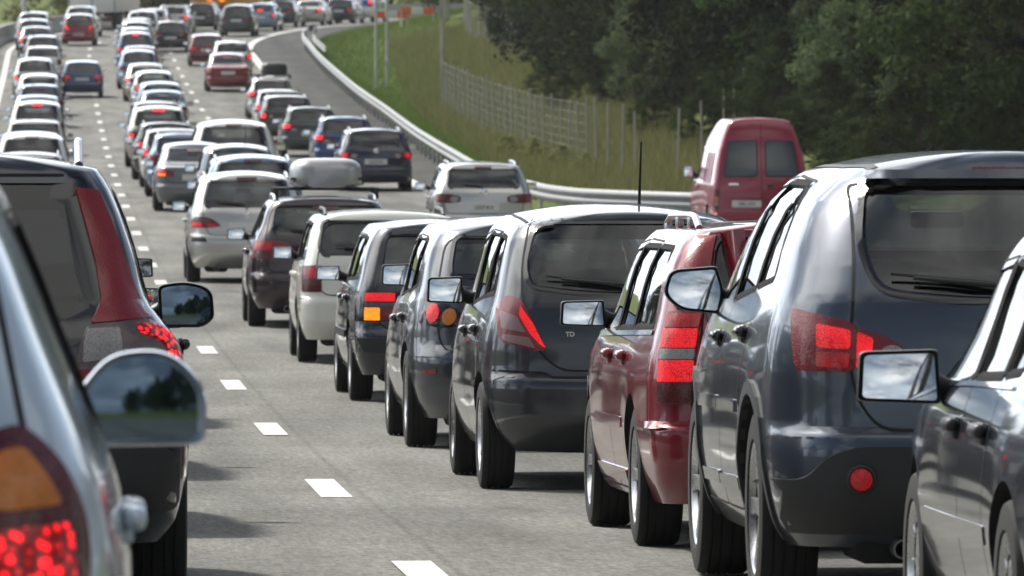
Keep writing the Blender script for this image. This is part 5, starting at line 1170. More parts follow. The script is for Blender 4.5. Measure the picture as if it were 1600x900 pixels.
# the lower rail on the verge side, seen at its far end
# ---- concrete barrier on the left
br = bpy.data.objects.new('median_barrier', None); COL.objects.link(br); br.location = R3(300, -3.4)
tag(br, 'pale grey concrete barrier along the left edge of the motorway', 'barrier')
BP = [(-.30, 0), (-.30, .08), (-.17, .30), (-.10, .82), (.10, .82), (.17, .30), (.30, .08), (.30, 0)]
s = 20
while s < 520:
    S = [s+5.96*i/3 for i in range(4)]; V = []; F = []
    for q in S:
        for a, b in BP: V.append(R3(q, -3.45+a, b))
    for i in range(3):
        for j in range(7): F.append((i*8+j, (i+1)*8+j, (i+1)*8+j+1, i*8+j+1))
    F += [tuple(range(8)), tuple(range(31, 23, -1))]
    inv_par(add('barrier_block', V, F, M_conc, br, True, 20)); s += 6
# ---- game fence
def fence(label, pts, posts, h, net=0.):
    f = bpy.data.objects.new('fence', None); COL.objects.link(f); f.location = P3(*pts[0]); tag(f, label, 'fence')
    cum = [0]
    for a, b in zip(pts, pts[1:]): cum.append(cum[-1]+math.hypot(b[0]-a[0], b[1]-a[1]))
    def at(d):
        return interp(list(zip(cum, [p[0] for p in pts])), d), interp(list(zip(cum, [p[1] for p in pts])), d)
    n = posts; D = []
    for i in range(n):
        d = cum[-1]*i/(n-1); s, u = at(d); p = Vector(P3(s, u)); hh = h*random.uniform(.94, 1.1); lx = random.uniform(-.05, .05)
        inv_par(MB().tube([p-Vector((0, 0, .3)), p+Vector((lx*.5, 0, hh*.5)), p+Vector((lx, 0, hh))], [.036, .032, .030], 7).obj('fence_post', M_wood, f))
    mb = MB(); step = .35; m = int(cum[-1]/step)
    for k2 in range(9):
        z = .08+(h-.15)*(k2/8)**1.25
        mb.tube([Vector(P3(*at(cum[-1]*i/(n-1))))+Vector((0, 0, z)) for i in range(n) if cum[-1]*i/(n-1) >= net], .004, 3, False)
    for i in range(int(net/step), m):
        p = Vector(P3(*at(i*step))); mb.tube([p+Vector((0, 0, .05)), p+Vector((0, 0, h-.08))], .0042, 3, False)
    o = inv_par(mb.obj('wire_netting', M_wire, f)); o['kind'] = 'stuff'
fence('long game fence of pale wooden posts and wire netting below the dark wood', [(222, 19.6), (208, 17.3), (201, 15.4), (203, 14.7), (212, 14.4), (235, 14.2), (264, 14.2), (298, 14.3), (320, 15.4), (345, 16.5), (372, 17.8), (400, 19.2)], 66, 1.9, 34.)
fence('shorter stretch of pale fence posts farther back at the edge of the dark wood', [(378, 19.2), (360, 18.6), (345, 18.9), (330, 19.1), (316, 19.6)], 15, 1.75)

# ---- vegetation
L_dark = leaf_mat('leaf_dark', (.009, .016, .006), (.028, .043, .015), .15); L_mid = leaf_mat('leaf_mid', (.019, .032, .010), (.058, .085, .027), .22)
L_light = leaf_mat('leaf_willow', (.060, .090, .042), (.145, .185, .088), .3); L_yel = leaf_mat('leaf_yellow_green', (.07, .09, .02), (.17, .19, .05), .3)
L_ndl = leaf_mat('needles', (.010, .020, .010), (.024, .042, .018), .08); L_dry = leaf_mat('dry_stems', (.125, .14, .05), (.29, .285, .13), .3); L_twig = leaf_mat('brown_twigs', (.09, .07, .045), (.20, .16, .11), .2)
L_grass = leaf_mat('grass_blades', (.08, .125, .025), (.175, .225, .060), .3)
def leaves(name, rng, spots, size, mt, up=.25, fold=.25):
    """many small folded leaves; spots: (centre, radius, count, tone)"""
    P = []; T = []
    for c, rad, cnt, tone in spots:
        d = rng.normal(size=(cnt, 3)); d /= np.linalg.norm(d, axis=1)[:, None]; rr = rad*rng.random((cnt, 1))**.45
        pos = np.array(c)+d*rr*np.array([1, 1, .8])
        nrm = d*.8+rng.normal(size=(cnt, 3))*.55+np.array([0, 0, up]); nrm /= np.linalg.norm(nrm, axis=1)[:, None]
        t = np.cross(nrm, rng.normal(size=(cnt, 3))); t /= np.linalg.norm(t, axis=1)[:, None]; b = np.cross(nrm, t)
        sz = size*rng.uniform(.6, 1.35, (cnt, 1)); a = t*sz; w = b*sz*.55; dn = nrm*sz*fold
        P.append(np.stack([pos-a, pos+w-dn*.3, pos+a-dn, pos-w-dn*.3], 1).reshape(-1, 3)); T.append(np.repeat(np.clip(tone+rng.normal(size=cnt)*.18, 0, 1), 4))
    P = np.concatenate(P); T = np.concatenate(T); n = len(P)//4
    me = bpy.data.meshes.new(name); me.vertices.add(len(P)); me.vertices.foreach_set('co', P.ravel()); me.loops.add(n*4); me.loops.foreach_set('vertex_index', np.arange(n*4))
    me.polygons.add(n); me.polygons.foreach_set('loop_start', np.arange(n)*4); me.update(calc_edges=True); me.materials.append(mt)
    a = me.attributes.new('tone', 'FLOAT', 'POINT'); a.data.foreach_set('value', T); return me
def broad_tree(seed, h, w, mt, n=70, cnt=70, size=.17, low=.06):
    rng = np.random.default_rng(seed); spots = []; tr = MB(); 
    top = Vector((rng.normal()*.2, rng.normal()*.2, h*.9)); pts = [Vector((0, 0, -.5)), Vector((rng.normal()*.12, rng.normal()*.12, h*.3)), Vector((rng.normal()*.2, rng.normal()*.2, h*.6)), top]
    tr.tube(pts, [h*.022, h*.016, h*.010, .02], 8)
    for i in range(n):
        z = low+(1-low)*rng.random()**.85; ww = w*(math.sin(min(1, (z*1.02+.10))*math.pi)**.6 if z > .1 else .75)
        a = rng.random()*2*math.pi; r = ww*(.35+.65*rng.random()**.5); c = Vector((r*math.cos(a), r*math.sin(a), z*h))
        spots.append((c, rng.uniform(.45, 1.0)*w*.26, int(cnt*rng.uniform(.7, 1.3)), rng.uniform(.1, .9)))
        if i % 3 == 0:
            q = pts[0].lerp(top, min(.95, max(.12, z*.75))); tr.tube([q, q.lerp(c, .5)+Vector((0, 0, .15)), c], [h*.006, h*.004, .012], 5)
    return tr.mesh('trunk', M_bark), leaves('crown', rng, spots, size, mt)
def spruce(seed, h, w):
    rng = np.random.default_rng(seed); spots = []; tr = MB().tube([(0, 0, -.5), (0, 0, h*.5), (0, 0, h)], [h*.018, h*.011, .02], 8); z = .3
    while z < h*.98:
        rr = w*(1-z/h)**.8; k = max(4, int(9*rr/w)+3)
        for i in range(k):
            a = rng.random()*2*math.pi; 
            for t in (.35, .65, .95):
                c = Vector((rr*t*math.cos(a), rr*t*math.sin(a), z-rr*t*.28)); spots.append((c, rr*.20+.10, 26, rng.uniform(.1, .8)))
            tr.tube([(0, 0, z), (rr*.9*math.cos(a), rr*.9*math.sin(a), z-rr*.25)], [.03, .008], 4)
        z += h*.055*rng.uniform(.8, 1.2)
    return tr.mesh('trunk', M_bark), leaves('crown', rng, spots, .12, L_ndl, .1)
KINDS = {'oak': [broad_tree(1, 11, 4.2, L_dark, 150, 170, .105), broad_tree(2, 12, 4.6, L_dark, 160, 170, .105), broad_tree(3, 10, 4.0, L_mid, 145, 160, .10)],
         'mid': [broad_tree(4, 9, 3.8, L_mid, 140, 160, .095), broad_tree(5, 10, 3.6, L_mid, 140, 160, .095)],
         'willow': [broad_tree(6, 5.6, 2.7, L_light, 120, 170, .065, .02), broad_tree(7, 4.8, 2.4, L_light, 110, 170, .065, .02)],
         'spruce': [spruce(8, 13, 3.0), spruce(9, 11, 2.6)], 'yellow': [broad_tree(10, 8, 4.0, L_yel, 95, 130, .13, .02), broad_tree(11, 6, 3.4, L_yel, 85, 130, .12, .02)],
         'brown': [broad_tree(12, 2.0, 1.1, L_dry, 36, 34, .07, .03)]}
NAMES = {'oak': 'leafy_tree', 'mid': 'leafy_tree', 'willow': 'willow_tree', 'spruce': 'spruce_tree', 'yellow': 'young_tree', 'brown': 'dry_bush'}
def tree(kind, var, s, u, sc, label, cat, group, sx=1.):
    t, c = KINDS[kind][var % len(KINDS[kind])]; p = P2(s, u); r = bpy.data.objects.new(NAMES[kind], None); COL.objects.link(r)
    r.location = (p.x, p.y, gz(s, u)); r.rotation_euler = (0, 0, random.random()*6.28); r.scale = (sc*sx, sc*sx, sc); tag(r, label, cat, group)
    link('trunk', t, r); link('crown', c, r)
rt = random.Random(5)
WOOD = 'trees of the dark wood beyond the fence'
u0 = lambda s: interp([(140, 21.5), (170, 20.5), (200, 19.6), (260, 19.0), (330, 20.3), (400, 22.6), (440, 24.5)], s)
for s in range(172, 420, 7):
    for row in range(3):
        uu = u0(s)+row*4.6+rt.uniform(-.6, .9)+1.6; q = rt.random()
        if s > 372 and row == 0 and q < .5: continue
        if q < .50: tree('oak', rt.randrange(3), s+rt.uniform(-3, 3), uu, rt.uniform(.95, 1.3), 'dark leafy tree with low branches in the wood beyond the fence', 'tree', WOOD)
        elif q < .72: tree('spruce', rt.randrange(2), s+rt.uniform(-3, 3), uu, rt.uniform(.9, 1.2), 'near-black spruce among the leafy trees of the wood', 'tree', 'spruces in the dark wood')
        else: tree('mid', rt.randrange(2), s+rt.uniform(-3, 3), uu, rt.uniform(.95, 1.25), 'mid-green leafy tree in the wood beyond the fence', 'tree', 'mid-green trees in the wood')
for s, u in ((413, 21.2), (402, 21.0), (420, 22.8)):
    tree('oak', s, s, u, 1.1, 'dark leafy tree at the left end of the wood above the fence', 'tree', 'trees at the left end of the wood')
for s, u, sc, lb in [(243, 18.9, 1.0, 'pale green willow bush with a rounded crown left of the red van'), (231, 20.6, 1.05, 'taller pale willow bush just behind the red van roof'), (196, 20.6, .95, 'pale willow bush above the roof of the slate SUV'), (184, 21.8, 1.0, 'pale bushy willow at the right edge of the view'), (209, 20.9, .9, 'pale willow bush between the red van and the slate SUV roof')]:
    tree('willow', int(s) % 2, s, u, sc, lb, 'bush', None)
for s, u, sc in [(182, 18.2, .8), (188, 18.9, .9), (205, 17.9, .7), (216, 17.4, .7), (228, 17.0, .65), (268, 17.0, .6), (282, 17.3, .7)]:
    tree('mid', s, s, u, sc*.25, 'low green bush at the foot of the dark wood', 'bush', 'low bushes at the foot of the wood', 1.3)
for s in range(176, 400, 4):
    uu = u0(s)-.6+rt.uniform(-.5, 1.6)
    tree('mid' if rt.random() < .6 else 'oak', rt.randrange(3), s+rt.uniform(-2, 2), uu, rt.uniform(.17, .34), 'low green bush at the foot of the dark wood', 'bush', 'low bushes at the foot of the wood', 1.25)
for s, u, sc in [(228, 12.9, .38), (222, 13.2, .42), (233, 13.0, .36), (214, 13.5, .40), (209, 13.8, .34)]:
    tree('brown', 0, s, u, sc, 'brown twiggy bush on the verge between guard rail and fence', 'bush', 'brown bushes on the verge', 1.3)
# far side of the bend and beyond the median
for s, u, k2, sc in [(505, 19, 'yellow', .9), (515, 27, 'yellow', 1.0), (500, 34, 'yellow', 1.0), (528, 14, 'yellow', .9), (540, 6, 'yellow', 1.1), (548, -8, 'yellow', 1.1), (560, -3, 'mid', 1.1), (530, -16, 'mid', 1.1), (470, -24, 'mid', 1.0), (450, -19, 'yellow', .7), (520, -7, 'yellow', .9), (500, -13, 'mid', .9), (480, -12, 'yellow', .7), (540, 22, 'mid', 1.2), (535, 36, 'mid', 1.2), (490, 41, 'mid', 1.2), (470, 47, 'mid', 1.1), (450, 39, 'mid', 1.0)]:
    tree(k2, int(s), s, u, sc, 'yellow-green young tree on the slope above the bend' if k2 == 'yellow' else 'mid-green tree on the slope above the bend', 'tree', 'trees on the slope above the bend' if k2 == 'yellow' else 'mid-green trees above the bend')
for s, u, k2, sc in [(486, -15, 'mid', .5), (494, -18, 'oak', .55), (500, -14, 'yellow', .6), (508, -20, 'mid', .7), (512, -16, 'oak', .7), (516, -25, 'mid', .8), (524, -21, 'yellow', .7), (532, -28, 'oak', .8), (536, -18, 'mid', .8), (522, -12, 'mid', .8), (530, -8, 'oak', .8), (545, -25, 'mid', .9), (556, -34, 'oak', 1.), (560, -20, 'yellow', 1.), (545, -12, 'oak', 1.), (550, 2, 'mid', 1.), (566, -46, 'mid', 1.), (498, -24, 'brown', 1.4), (490, -20, 'brown', 1.4)]:
    tree(k2, int(s), s, u, sc, {'mid': 'mid-green tree left of the lamp post beyond the queue', 'oak': 'dark tree left of the lamp post beyond the queue', 'yellow': 'yellow-green tree beyond the left queue', 'brown': 'brown bush beyond the left queue'}[k2], 'tree', k2+' trees beyond the left queue')
# wood on both sides behind and left of the camera: it stands in the mirrors and flanks
for s in range(-170, 170, 11):
    tree('oak', s, s+rt.uniform(-3, 3), 27+rt.uniform(-2, 3), rt.uniform(.9, 1.15), 'dark leafy tree in the wood on the right beside the queue', 'tree', 'trees right of the queue')
for s in range(-80, 300, 17):
    tree('mid' if s % 2 else 'oak', s, s+rt.uniform(-4, 4), -27+rt.uniform(-4, 2), rt.uniform(.8, 1.05), 'leafy tree beyond the far side of the motorway', 'tree', 'trees left of the motorway')
def blades(name, label, cat, n, sfn, mt, seed, h, wd):
    rng = np.random.default_rng(seed); V = []; F = []; T = []
    for i in range(n):
        s, u = sfn(rng); p = np.array(P3(s, u)); a = rng.random()*6.28; hh = h*rng.uniform(.5, 1.3); w = wd*rng.uniform(.6, 1.4); le = rng.normal(size=2)*hh*.3
        dx, dy = math.cos(a)*w, math.sin(a)*w; k = len(V)
        V += [(p[0]-dx, p[1]-dy, p[2]-.03), (p[0]+dx, p[1]+dy, p[2]-.03), (p[0]+le[0], p[1]+le[1], p[2]+hh)]; F.append((k, k+1, k+2)); t = rng.random(); T += [t*.5, t*.5, t]
    me = bpy.data.meshes.new(name); me.from_pydata(V, [], F); me.materials.append(mt); q = me.attributes.new('tone', 'FLOAT', 'POINT'); q.data.foreach_set('value', T)
    o = link(name, me); tag(o, label, cat, None, 'stuff')
def g1(r): s = 196+264*r.random()**1.1; return s, road_right(s)+.1+r.random()**1.5*interp([(160, 3.5), (330, 4), (460, 9)], s)
def g2(r): s = 172+210*r.random()**1.2; return s, interp([(172, 12.6), (190, 11.4), (235, 13.1), (300, 14.0), (380, 16.4)], s)-.8+r.random()**.9*6
blades('verge_grass', 'short green grass on the verge behind the guard rail', 'grass', 60000, g1, L_grass, 21, .22, .018)
blades('dry_grass', 'tall straw-coloured grass along the game fence', 'grass', 42000, g2, L_dry, 22, .55, .016)
# ---- posts, sign, lamps
def thing(name, label, cat, loc, group=None):
    o = bpy.data.objects.new(name, None); COL.objects.link(o); o.location = loc; tag(o, label, cat, group); return o
p = Vector(P3(329, 13.3)); sg = thing('road_sign', 'large road sign on two slim grey posts standing in the green verge', 'road sign', p)
for x, hgt in ((-.22, 5.4), (.24, 5.4)):
    MB().tube([(x, 0, -.3), (x, 0, hgt)], .055, 12).obj('sign_post', M_poleg, sg); MB().lathe([(0, .02), (0, .12), (.12, .12), (.14, .02)], 12, 'z', (x, 0, -.02)).obj('post_base', M_conc, sg)
MB().box((.24, -.08, 1.15), (.16, .10, .34), .02).obj('post_box', M_poleg, sg)
MB().box((0, .03, 4.75), (1.7, .05, 1.5), .01).obj('sign_board', simple('sign_back', (.30, .31, .32), .5, metal=.4), sg)
for s, u, lb in [(432, -5.3, 'pale lamp post at the far left behind the barrier'), (476, -1.6, 'pale lamp post behind the far queue of cars'), (474, 14.4, 'short pale post beside the bend')]:
    p = P3(s, u); lp = thing('lamp_post', lb, 'lamp post', p); MB().tube([(0, 0, -.2), (0, 0, 3.5), (0, 0, 8.5)], [.13, .11, .07], 12).obj('pole', M_poleg, lp)
    MB().tube([(0, 0, 8.4), (.4, 0, 8.7), (1.4, 0, 8.8)], [.05, .045, .04], 8).obj('arm', M_poleg, lp); MB().box((1.6, 0, 8.78), (.6, .22, .12), .04).obj('lamp_head', M_poleg, lp)
for s, u, lb in [(402, 16.3, 'left of two orange and white work barriers at the top of the verge'), (399, 17.6, 'right of two orange and white work barriers at the top of the verge')]:
    p = P3(s, u); wb = thing('work_barrier', lb, 'barrier', p); wb.rotation_euler = (0, 0, -.15); m_o = simple('orange_board', (.75, .16, .03), .5); m_w = simple('white_board', (.75, .75, .72), .5)
    for i in range(3): MB().box((-.6+i*.6, 0, .78), (.58, .04, .36), .01).obj('board_panel', m_o if i != 1 else m_w, wb)
    for x in (-.8, .8): MB().tube([(x, -.25, 0), (x, 0, .95), (x, .25, 0)], .025, 6).obj('barrier_leg', m_w, wb)
# ------------------------------------------------------------------ the queue
CARS = 'cars queuing on the motorway'
def put(o, s, u, yaw=0.):      # s is where the rear bumper stands
    p = P2(s, u); a = ang(s); sl = math.atan2(zr(s+4)-zr(s), 4.)
    o.location = (p.x, p.y, zr(s)); o.rotation_mode = 'YXZ'
    m = Matrix.Rotation(-a+yaw, 3, 'Z') @ Matrix.Rotation(sl, 3, 'X'); o.rotation_mode = 'XYZ'; o.rotation_euler = m.to_euler()
SKIP = {'cabin_lining', 'cabin_floor', 'dashboard', 'front_seat', 'rear_seat', 'parcel_shelf', 'rear_view_mirror', 'wiper', 'exhaust_pipe', 'silencer', 'head_restraint', 'door_moulding', 'sill_trim', 'tailgate_badge', 'mirror_stalk', 'bumper_crease', 'roof_strip', 'plate_lettering', 'window_trim', 'bumper_trim'}
KEEP = {'cabin_lining', 'front_seat', 'rear_seat', 'cabin_floor'}
def base(n): return n.split('.')[0]
def copy_part(o, parent, ov, far, skip):
    n = base(o.name)
    if (far and n in SKIP) or n in skip: return
    c = o.copy(); COL.objects.link(c); c.parent = parent
    for i, sl in enumerate(o.material_slots):
        m = ov.get((n, sl.material.name)) or ov.get(sl.material.name)
        if m is not None and m is not sl.material:
            c.material_slots[i].link = 'OBJECT'; c.material_slots[i].material = m
    for ch in o.children: copy_part(ch, c, ov, far, skip)
L_far = lens('red_far_lit', (1., .010, .018), 4.0, .6, 60.)
def copy_car(src, name, label, cat, s, u, col=None, pm=None, lit=True, high=False, far=True, yaw=0., skip=(), sz=1., rails=True):
    c = src.copy(); COL.objects.link(c); c.name = name; tag(c, label, cat, CARS)
    ov = {}
    if col is not None: ov[pm.name] = col
    ov[('brake_lens', 'lens_red_lit')] = (L_far if s > 150 else L_lit) if lit else L_red; ov[('brake_lens', 'lens_red_soft')] = (L_far if s > 150 else L_lit) if lit else L_red
    ov[('indicator_lens', 'lens_amber_lit')] = L_amb; ov[('high_brake_light', 'lens_red_dim')] = L_far if high else L_redd
    sk = set(skip) | (set() if rails else {'roof_rail'})
    for ch in src.children: copy_part(ch, c, ov, far, sk)
    put(c, s, u, yaw); c.scale = (sz, sz, sz); return c
def place_first(o, name, label, cat, s, u, yaw=0.):
    o.name = name; tag(o, label, cat, CARS); put(o, s, u, yaw); return o
SUV = suv(); VOL = estate_red(); YAR = hatch_round(); MAZ = hatch_curvy(); GOL = hatch_boxy(); POL = estate_white(); SKO = estate_dark(); MPV = mpv(); XC = suv_xc(); PAS = estate_blue(); SED = sedan_grey(); VAN = van_build(); NEA = sedan_near(); SIL = hatch_silver()
# nearest cars
place_first(SIL, 'hatchback', 'pale silver-blue car cropped at the left edge, nearest to the camera', 'car', 13.3, -.74)
place_first(XC, 'suv', 'blue-black SUV with tall red pillar lights and a silver roof rail', 'car', 29.3, -.45)
place_first(NEA, 'saloon_car', 'dark blue car at the bottom right corner with sky in its square mirror', 'car', 23.0, 3.71)
place_first(SUV, 'suv', 'slate grey SUV with a round red fog lamp in dark cladding', 'car', 29.0, 3.53)
place_first(VOL, 'estate_car', 'dark red estate car with stacked vertical tail lights and silver roof rails', 'car', 34.9, 3.46, .010)
place_first(YAR, 'hatchback', 'graphite grey hatchback with a whip antenna, behind the dark red estate', 'car', 43.9, 3.18, .012)
place_first(MAZ, 'hatchback', 'charcoal hatchback with a round amber lamp beside a round red one', 'car', 51.6, 3.14, .004)
place_first(GOL, 'hatchback', 'black boxy hatchback with its square amber indicator lit', 'car', 63.2, 3.17, .01)
place_first(POL, 'estate_car', 'cream white estate car with black roof rails', 'car', 75.2, 3.10)
place_first(SKO, 'estate_car', 'dark maroon estate car carrying a silver roof box', 'car', 90, 3.03)
place_first(MPV, 'people_carrier', 'silver people carrier with a dark pad in its rear bumper', 'car', 116, 2.75)
place_first(VAN, 'van', 'dark red high-roofed panel van with two rear windows', 'van', 146, 12.88, .035)
place_first(PAS, 'estate_car', 'navy estate car with a white number plate in the right lane', 'car', 192.5, 7.66)
place_first(SED, 'saloon_car', 'grey saloon with a lit orange-red tail light in the middle lane', 'car', 171, 2.93)
for ch in SED.children_recursive:
    if base(ch.name) == 'indicator_lens' and ch.matrix_world is not None and min(v.co.x for v in ch.data.vertices) < 0:
        ch.material_slots[0].link = 'OBJECT'; ch.material_slots[0].material = L_amblit
PM = {id(SUV): P_slate, id(VOL): P_red, id(YAR): P_graph, id(MAZ): P_char, id(GOL): P_blueblk, id(POL): P_cream, id(SKO): P_maroon, id(MPV): P_silver, id(XC): P_blueblk, id(PAS): P_navy, id(SED): P_grey}
def cc(src, name, label, s, u, col, **k): return copy_car(src, name, label, 'car', s, u, col, PM[id(src)], **k)
# middle lane, going away
M2 = [(MPV, 'people_carrier', 'steel blue people carrier roof right behind the silver people carrier', 137, 3.35, P_steel, dict(sz=1.04)),
      (YAR, 'hatchback', 'dark blue hatchback with a red high brake light, ahead of the steel blue people carrier', 160, 3.60, P_teal, dict(high=True)),
      (MPV, 'people_carrier', 'tall white people carrier with a wide dark rear window in the middle lane', 177, 3.90, P_white, dict(sz=1.17, lit=False, rails=False)),
      (SKO, 'estate_car', 'silver-grey estate half hidden by the grey saloon and the tall white people carrier', 186, 2.92, P_ice, dict(lit=False)),
      (POL, 'estate_car', 'white estate second to the left of the tall white people carrier', 197, 2.86, P_white, dict(lit=True)),
      (SKO, 'estate_car', 'dark wine-red estate third to the left of the tall white people carrier', 206, 2.80, P_maroon, dict(lit=True)),
      (MPV, 'people_carrier', 'pale silver people carrier with a lit high brake light, left of the wine-red estate', 222, 2.80, P_gold, dict(high=True, sz=1.05)),
      (POL, 'estate_car', 'white estate showing its roof just above the pale silver people carrier', 248, 3.06, P_white, dict(lit=False)),
      (SED, 'saloon_car', 'dark blue saloon roof in the middle lane right of the dashed line', 266, 3.5, P_teal, dict(lit=False)),
      (MAZ, 'hatchback', 'steel blue hatchback with a pale roof just beyond the dark blue saloon', 279, 3.58, P_steel, dict(lit=False)),
      (YAR, 'hatchback', 'silver hatchback with a broad dark rear window in the middle lane far off', 296, 3.55, P_silver, dict(lit=True)),
      (SED, 'saloon_car', 'pale silver saloon beyond the silver hatchback in the middle lane', 313, 3.45, P_gold, dict(lit=True)),
      (MPV, 'people_carrier', 'ice blue people carrier in the far middle lane', 330, 3.33, P_ice, dict(lit=False)),
      (GOL, 'hatchback', 'red hatchback roof glimpsed between pale cars in the far middle lane', 343.5, 3.55, P_red, dict(lit=False)),
      (MPV, 'people_carrier', 'bright blue people carrier with red high brake light far up the middle lane', 362, 3.52, P_blue, dict(lit=True, high=True)),
      (SKO, 'estate_car', 'silver estate just beyond the bright blue people carrier', 374, 3.65, P_silver, dict(lit=False)),
      (YAR, 'hatchback', 'grey hatchback two cars beyond the bright blue people carrier', 382.5, 3.75, P_grey, dict(lit=False)),
      (POL, 'estate_car', 'white estate with orange gleam on its roof near the top of the middle queue', 394, 3.75, P_white, dict(lit=False)),
      (MPV, 'people_carrier', 'silver people carrier near the top of the middle queue', 404.5, 3.65, P_silver, dict(lit=True)),
      (SKO, 'estate_car', 'dark blue-black car straddling the right lane line in the distance', 386.5, 5.45, P_blueblk, dict(lit=False, yaw=-.02)),
      (PAS, 'estate_car', 'white estate in the far middle queue left of the lorry', 414, 3.5, P_white, dict(lit=True)),
      (PAS, 'estate_car', 'silver estate directly left of the lorry', 423.5, 3.7, P_silver, dict(lit=True)),
      (SKO, 'estate_car', 'black estate nearest to the lorry on its left', 433, 4.1, P_black, dict(lit=False)),
      # left lane; the first ones stand behind the SUV and show in its panes and in the flanks beside them
      (GOL, 'hatchback', 'grey hatchback seen through the rear window of the blue-black SUV', 37.5, -.42, P_grey, dict(lit=True)),
      (POL, 'estate_car', 'dark estate seen through the side glass of the blue-black SUV', 46.5, -.38, P_black, dict(lit=True)),
      (MAZ, 'hatchback', 'black hatchback whose right mirror shows beside the pillar of the blue-black SUV', 57.0, -.22, P_black, dict(lit=True)),
      (SED, 'saloon_car', 'wine-red saloon hidden beyond the blue-black SUV', 67.5, -.40, P_maroon, dict(lit=True)),
      (YAR, 'hatchback', 'silver hatchback hidden beyond the blue-black SUV', 79, -.42, P_silver, dict(lit=True)),
      (SKO, 'estate_car', 'navy estate hidden beyond the blue-black SUV', 91, -.45, P_navy, dict(lit=True, rails=False)),
      (MAZ, 'hatchback', 'red hatchback hidden beyond the blue-black SUV', 104, -.48, P_red, dict(lit=True)),
      (SED, 'saloon_car', 'silver saloon hidden beyond the blue-black SUV', 118, -.5, P_silver, dict(lit=True)),
      (POL, 'estate_car', 'white estate at the head of the cars hidden by the blue-black SUV', 134, -.52, P_white, dict(lit=True, rails=False)),
      (SKO, 'estate_car', 'silver-roofed estate directly ahead of the blue-black SUV', 155.5, -.56, P_silver, dict(lit=False)),
      (MPV, 'people_carrier', 'white people carrier second ahead of the blue-black SUV', 175.5, -.56, P_white, dict(lit=False, rails=False)),
      (SED, 'saloon_car', 'ice blue saloon third ahead of the blue-black SUV', 188.5, -.64, P_ice, dict(lit=True)),
      (POL, 'estate_car', 'white estate with one bright red right tail light in the left lane', 212.5, -.60, P_white, dict(lit=True, rails=False)),
      (MPV, 'people_carrier', 'silver people carrier with a lit red high brake light in the left lane', 237.5, -.61, P_silver, dict(lit=False, high=True, rails=False)),
      (SED, 'saloon_car', 'grey-blue saloon with a blue rear window in the left lane', 257, -.66, P_ice, dict(lit=False)),
      (SKO, 'estate_car', 'dark steel estate beyond the grey-blue saloon in the left lane', 276, -.62, P_steel, dict(lit=False)),
      (MAZ, 'hatchback', 'silver hatchback with green-tinted rear window, second car behind the far white hatchback', 293, -.68, P_silver, dict(lit=True)),
      (MPV, 'people_carrier', 'silver people carrier in the left lane beside the blue hatchback', 316, -.90, P_silver, dict(lit=True)),
      (GOL, 'hatchback', 'dark blue hatchback pulled over towards the dashed line in the left lane', 318.3, .43+.55, P_blue, dict(lit=True)),
      (POL, 'estate_car', 'white car just beyond the dark blue hatchback in the left lane', 343, -.63, P_white, dict(lit=False, rails=False)),
      (SKO, 'estate_car', 'dark grey estate beyond the white car in the far left lane', 360.5, -.67, P_grey, dict(lit=False)),
      (SED, 'saloon_car', 'dark red saloon next to the barrier in the far left lane', 376, -1.0, P_maroon, dict(lit=True)),
      (YAR, 'hatchback', 'bright red hatchback with a glowing tail light in the far left lane', 398, .78, P_red, dict(lit=True, high=True)),
      (MPV, 'people_carrier', 'silver people carrier behind the white box lorry', 416.3, -.4, P_silver, dict(lit=False)),
      (MAZ, 'hatchback', 'dark blue hatchback with red brake lights at the far left by the barrier', 389, -1.2, P_navy, dict(lit=True, high=True)),
      (MAZ, 'hatchback', 'grey hatchback with glowing brake lights farthest along the barrier', 405, -1.9, P_grey, dict(lit=True, high=True)),
      # right lane
      (PAS, 'estate_car', 'pale silver estate in the right lane below the guard rail', 141, 7.52, P_silver, dict(lit=False, far=False)),
      (SKO, 'estate_car', 'bright blue estate with a pale roof behind the navy estate', 217, 7.80, P_blue, dict(lit=True)),
      (SKO, 'estate_car', 'dark green estate with a lit left tail light in the right lane', 235.5, 7.45, P_pine, dict(lit=True)),
      (PAS, 'estate_car', 'dark brown estate with red tail light beyond the dark green estate', 255.5, 7.33, P_brown, dict(lit=True)),
      (POL, 'estate_car', 'white estate beyond the dark brown estate in the right lane', 269.5, 7.45, P_white, dict(lit=True)),
      (SKO, 'estate_car', 'silver estate carrying a black roof box', 288.5, 7.70, P_silver, dict(lit=True, rails=True)),
      (SED, 'saloon_car', 'dark red saloon alone on open road in the right lane', 326.3, 6.95, P_red, dict(lit=False, sz=1.06)),
      (PAS, 'estate_car', 'silver estate directly beyond the dark red saloon', 350, 7.62, P_silver, dict(lit=True)),
      (GOL, 'hatchback', 'dark red hatchback with a round lit lamp beyond the silver estate', 364.5, 6.80, P_red, dict(lit=True, high=True)),
      (MPV, 'people_carrier', 'black people carrier with a white number plate where the road bends', 416.5, 7.75, P_pine, dict(lit=False, sz=1.04, rails=False)),
      (MAZ, 'hatchback', 'pale blue hatchback with red lights on the bend', 431, 7.6, P_ice, dict(lit=True, high=True)),
      (SKO, 'estate_car', 'dark blue-black estate on the bend next to the pale blue hatchback', 444, 6.95, P_blueblk, dict(lit=False)),
      (SED, 'saloon_car', 'beige saloon on the bend', 450.8, 7.35, P_gold, dict(lit=True)),
      (GOL, 'hatchback', 'dark blue hatchback between the beige saloon and the police car', 458.5, 7.8, P_navy, dict(lit=True))]
made = [cc(a, b, c, s, u, col, **kw) for a, b, c, s, u, col, kw in M2]
